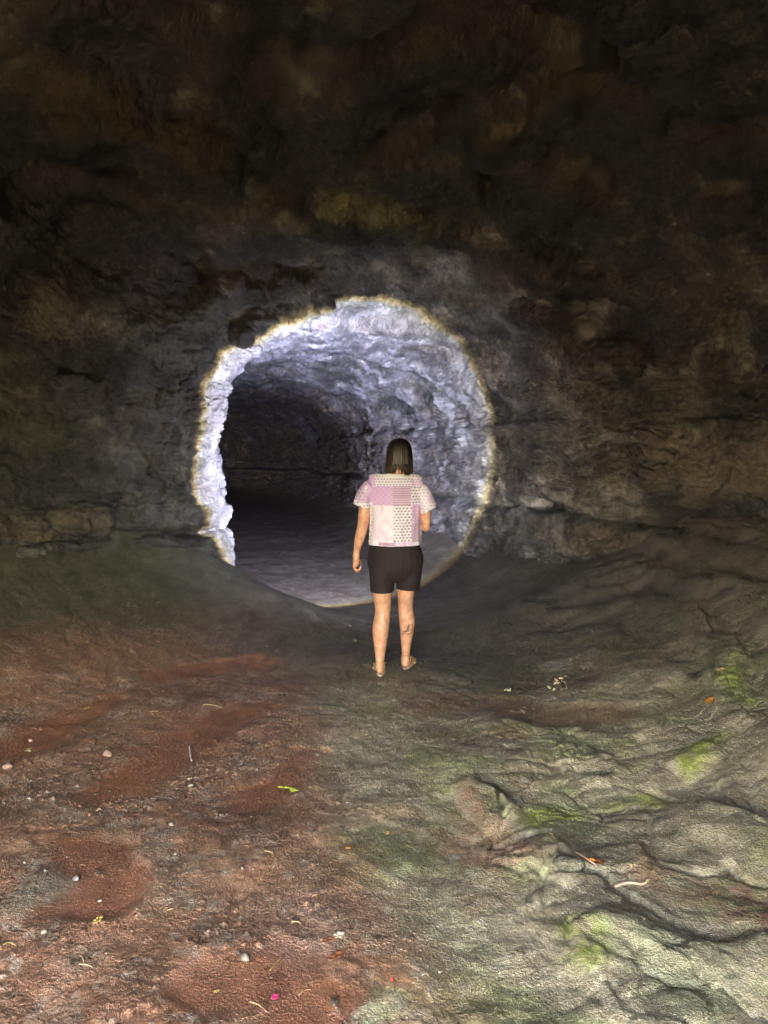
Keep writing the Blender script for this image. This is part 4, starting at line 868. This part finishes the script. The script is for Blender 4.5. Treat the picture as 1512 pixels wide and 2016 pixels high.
for k in range(6):
    bm = bmesh.new(); bm_tube(bm, [(-.02, 0, 0, .003, .001), (0, 0, .006, .012, .0015), (.02, 0, 0, .003, .001)], 8); q = bm_obj('leaf', bm, M_ST[0], o)
    q.location = (r.gauss(0, .022), r.gauss(0, .012), abs(r.gauss(.004, .006)) + .003); q.rotation_euler = (r.uniform(-.6, .6), r.uniform(-.6, .6), r.uniform(0, 6.3))

# grit: nobody could count it
def gravel(name, n, seed, lo, hi, mat, region, label):
    rg = np.random.default_rng(seed); t = (1 + 5 ** .5) / 2
    ico = np.array([(-1, t, 0), (1, t, 0), (-1, -t, 0), (1, -t, 0), (0, -1, t), (0, 1, t), (0, -1, -t), (0, 1, -t), (t, 0, -1), (t, 0, 1), (-t, 0, -1), (-t, 0, 1)]) / 1.9
    fc = np.array([(0, 11, 5), (0, 5, 1), (0, 1, 7), (0, 7, 10), (0, 10, 11), (1, 5, 9), (5, 11, 4), (11, 10, 2), (10, 7, 6), (7, 1, 8), (3, 9, 4), (3, 4, 2), (3, 2, 6), (3, 6, 8), (3, 8, 9), (4, 9, 5), (2, 4, 11), (6, 2, 10), (8, 6, 7), (9, 8, 1)])
    cand = np.nonzero(region)[0]; k = rg.choice(cand, n); sz = lo + (hi - lo) * rg.random(n) ** 3
    A = ico[None] * (sz[:, None, None]) * rg.uniform(.5, 1.3, (n, 12, 1)) * np.array([1, 1, .65]); V_ = (A + G[k][:, None] + np.array([0, 0, .2]) * sz[:, None, None]).reshape(-1, 3)
    F_ = (fc[None] + 12 * np.arange(n)[:, None, None]).reshape(-1, 3); me = bpy.data.meshes.new(name)
    me.vertices.add(len(V_)); me.vertices.foreach_set('co', V_.astype(np.float32).ravel()); me.loops.add(F_.size); me.loops.foreach_set('vertex_index', F_.astype(np.int32).ravel())
    me.polygons.add(len(F_)); me.polygons.foreach_set('loop_start', np.arange(0, F_.size, 3, dtype=np.int32)); me.update(calc_edges=True); me.materials.append(mat)
    tag(link(bpy.data.objects.new(name, me)), label, 'gravel', kind='stuff')
gx, gy = G[:, 0], G[:, 1]; dens = sstep(-.25, .45, n6) * (1 - mud * .93) * (gy > 1.4) * (gy < 6.5) * (rng.random(len(G)) < .5)
pick = rng.random(len(G)) < dens * np.where(rightz > .5, .35, 1.0)
gravel('gravel', 9000, 1, .0012, .0065, plain('brown_grit', (.17, .11, .085), .35, .5, 25), pick, 'brown gritty fragments strewn over the muddy cave floor')
gravel('gravel', 2000, 2, .001, .0045, plain('pale_grit', (.36, .30, .25), .3, .4, 25), pick, 'pale gritty specks strewn over the cave floor')
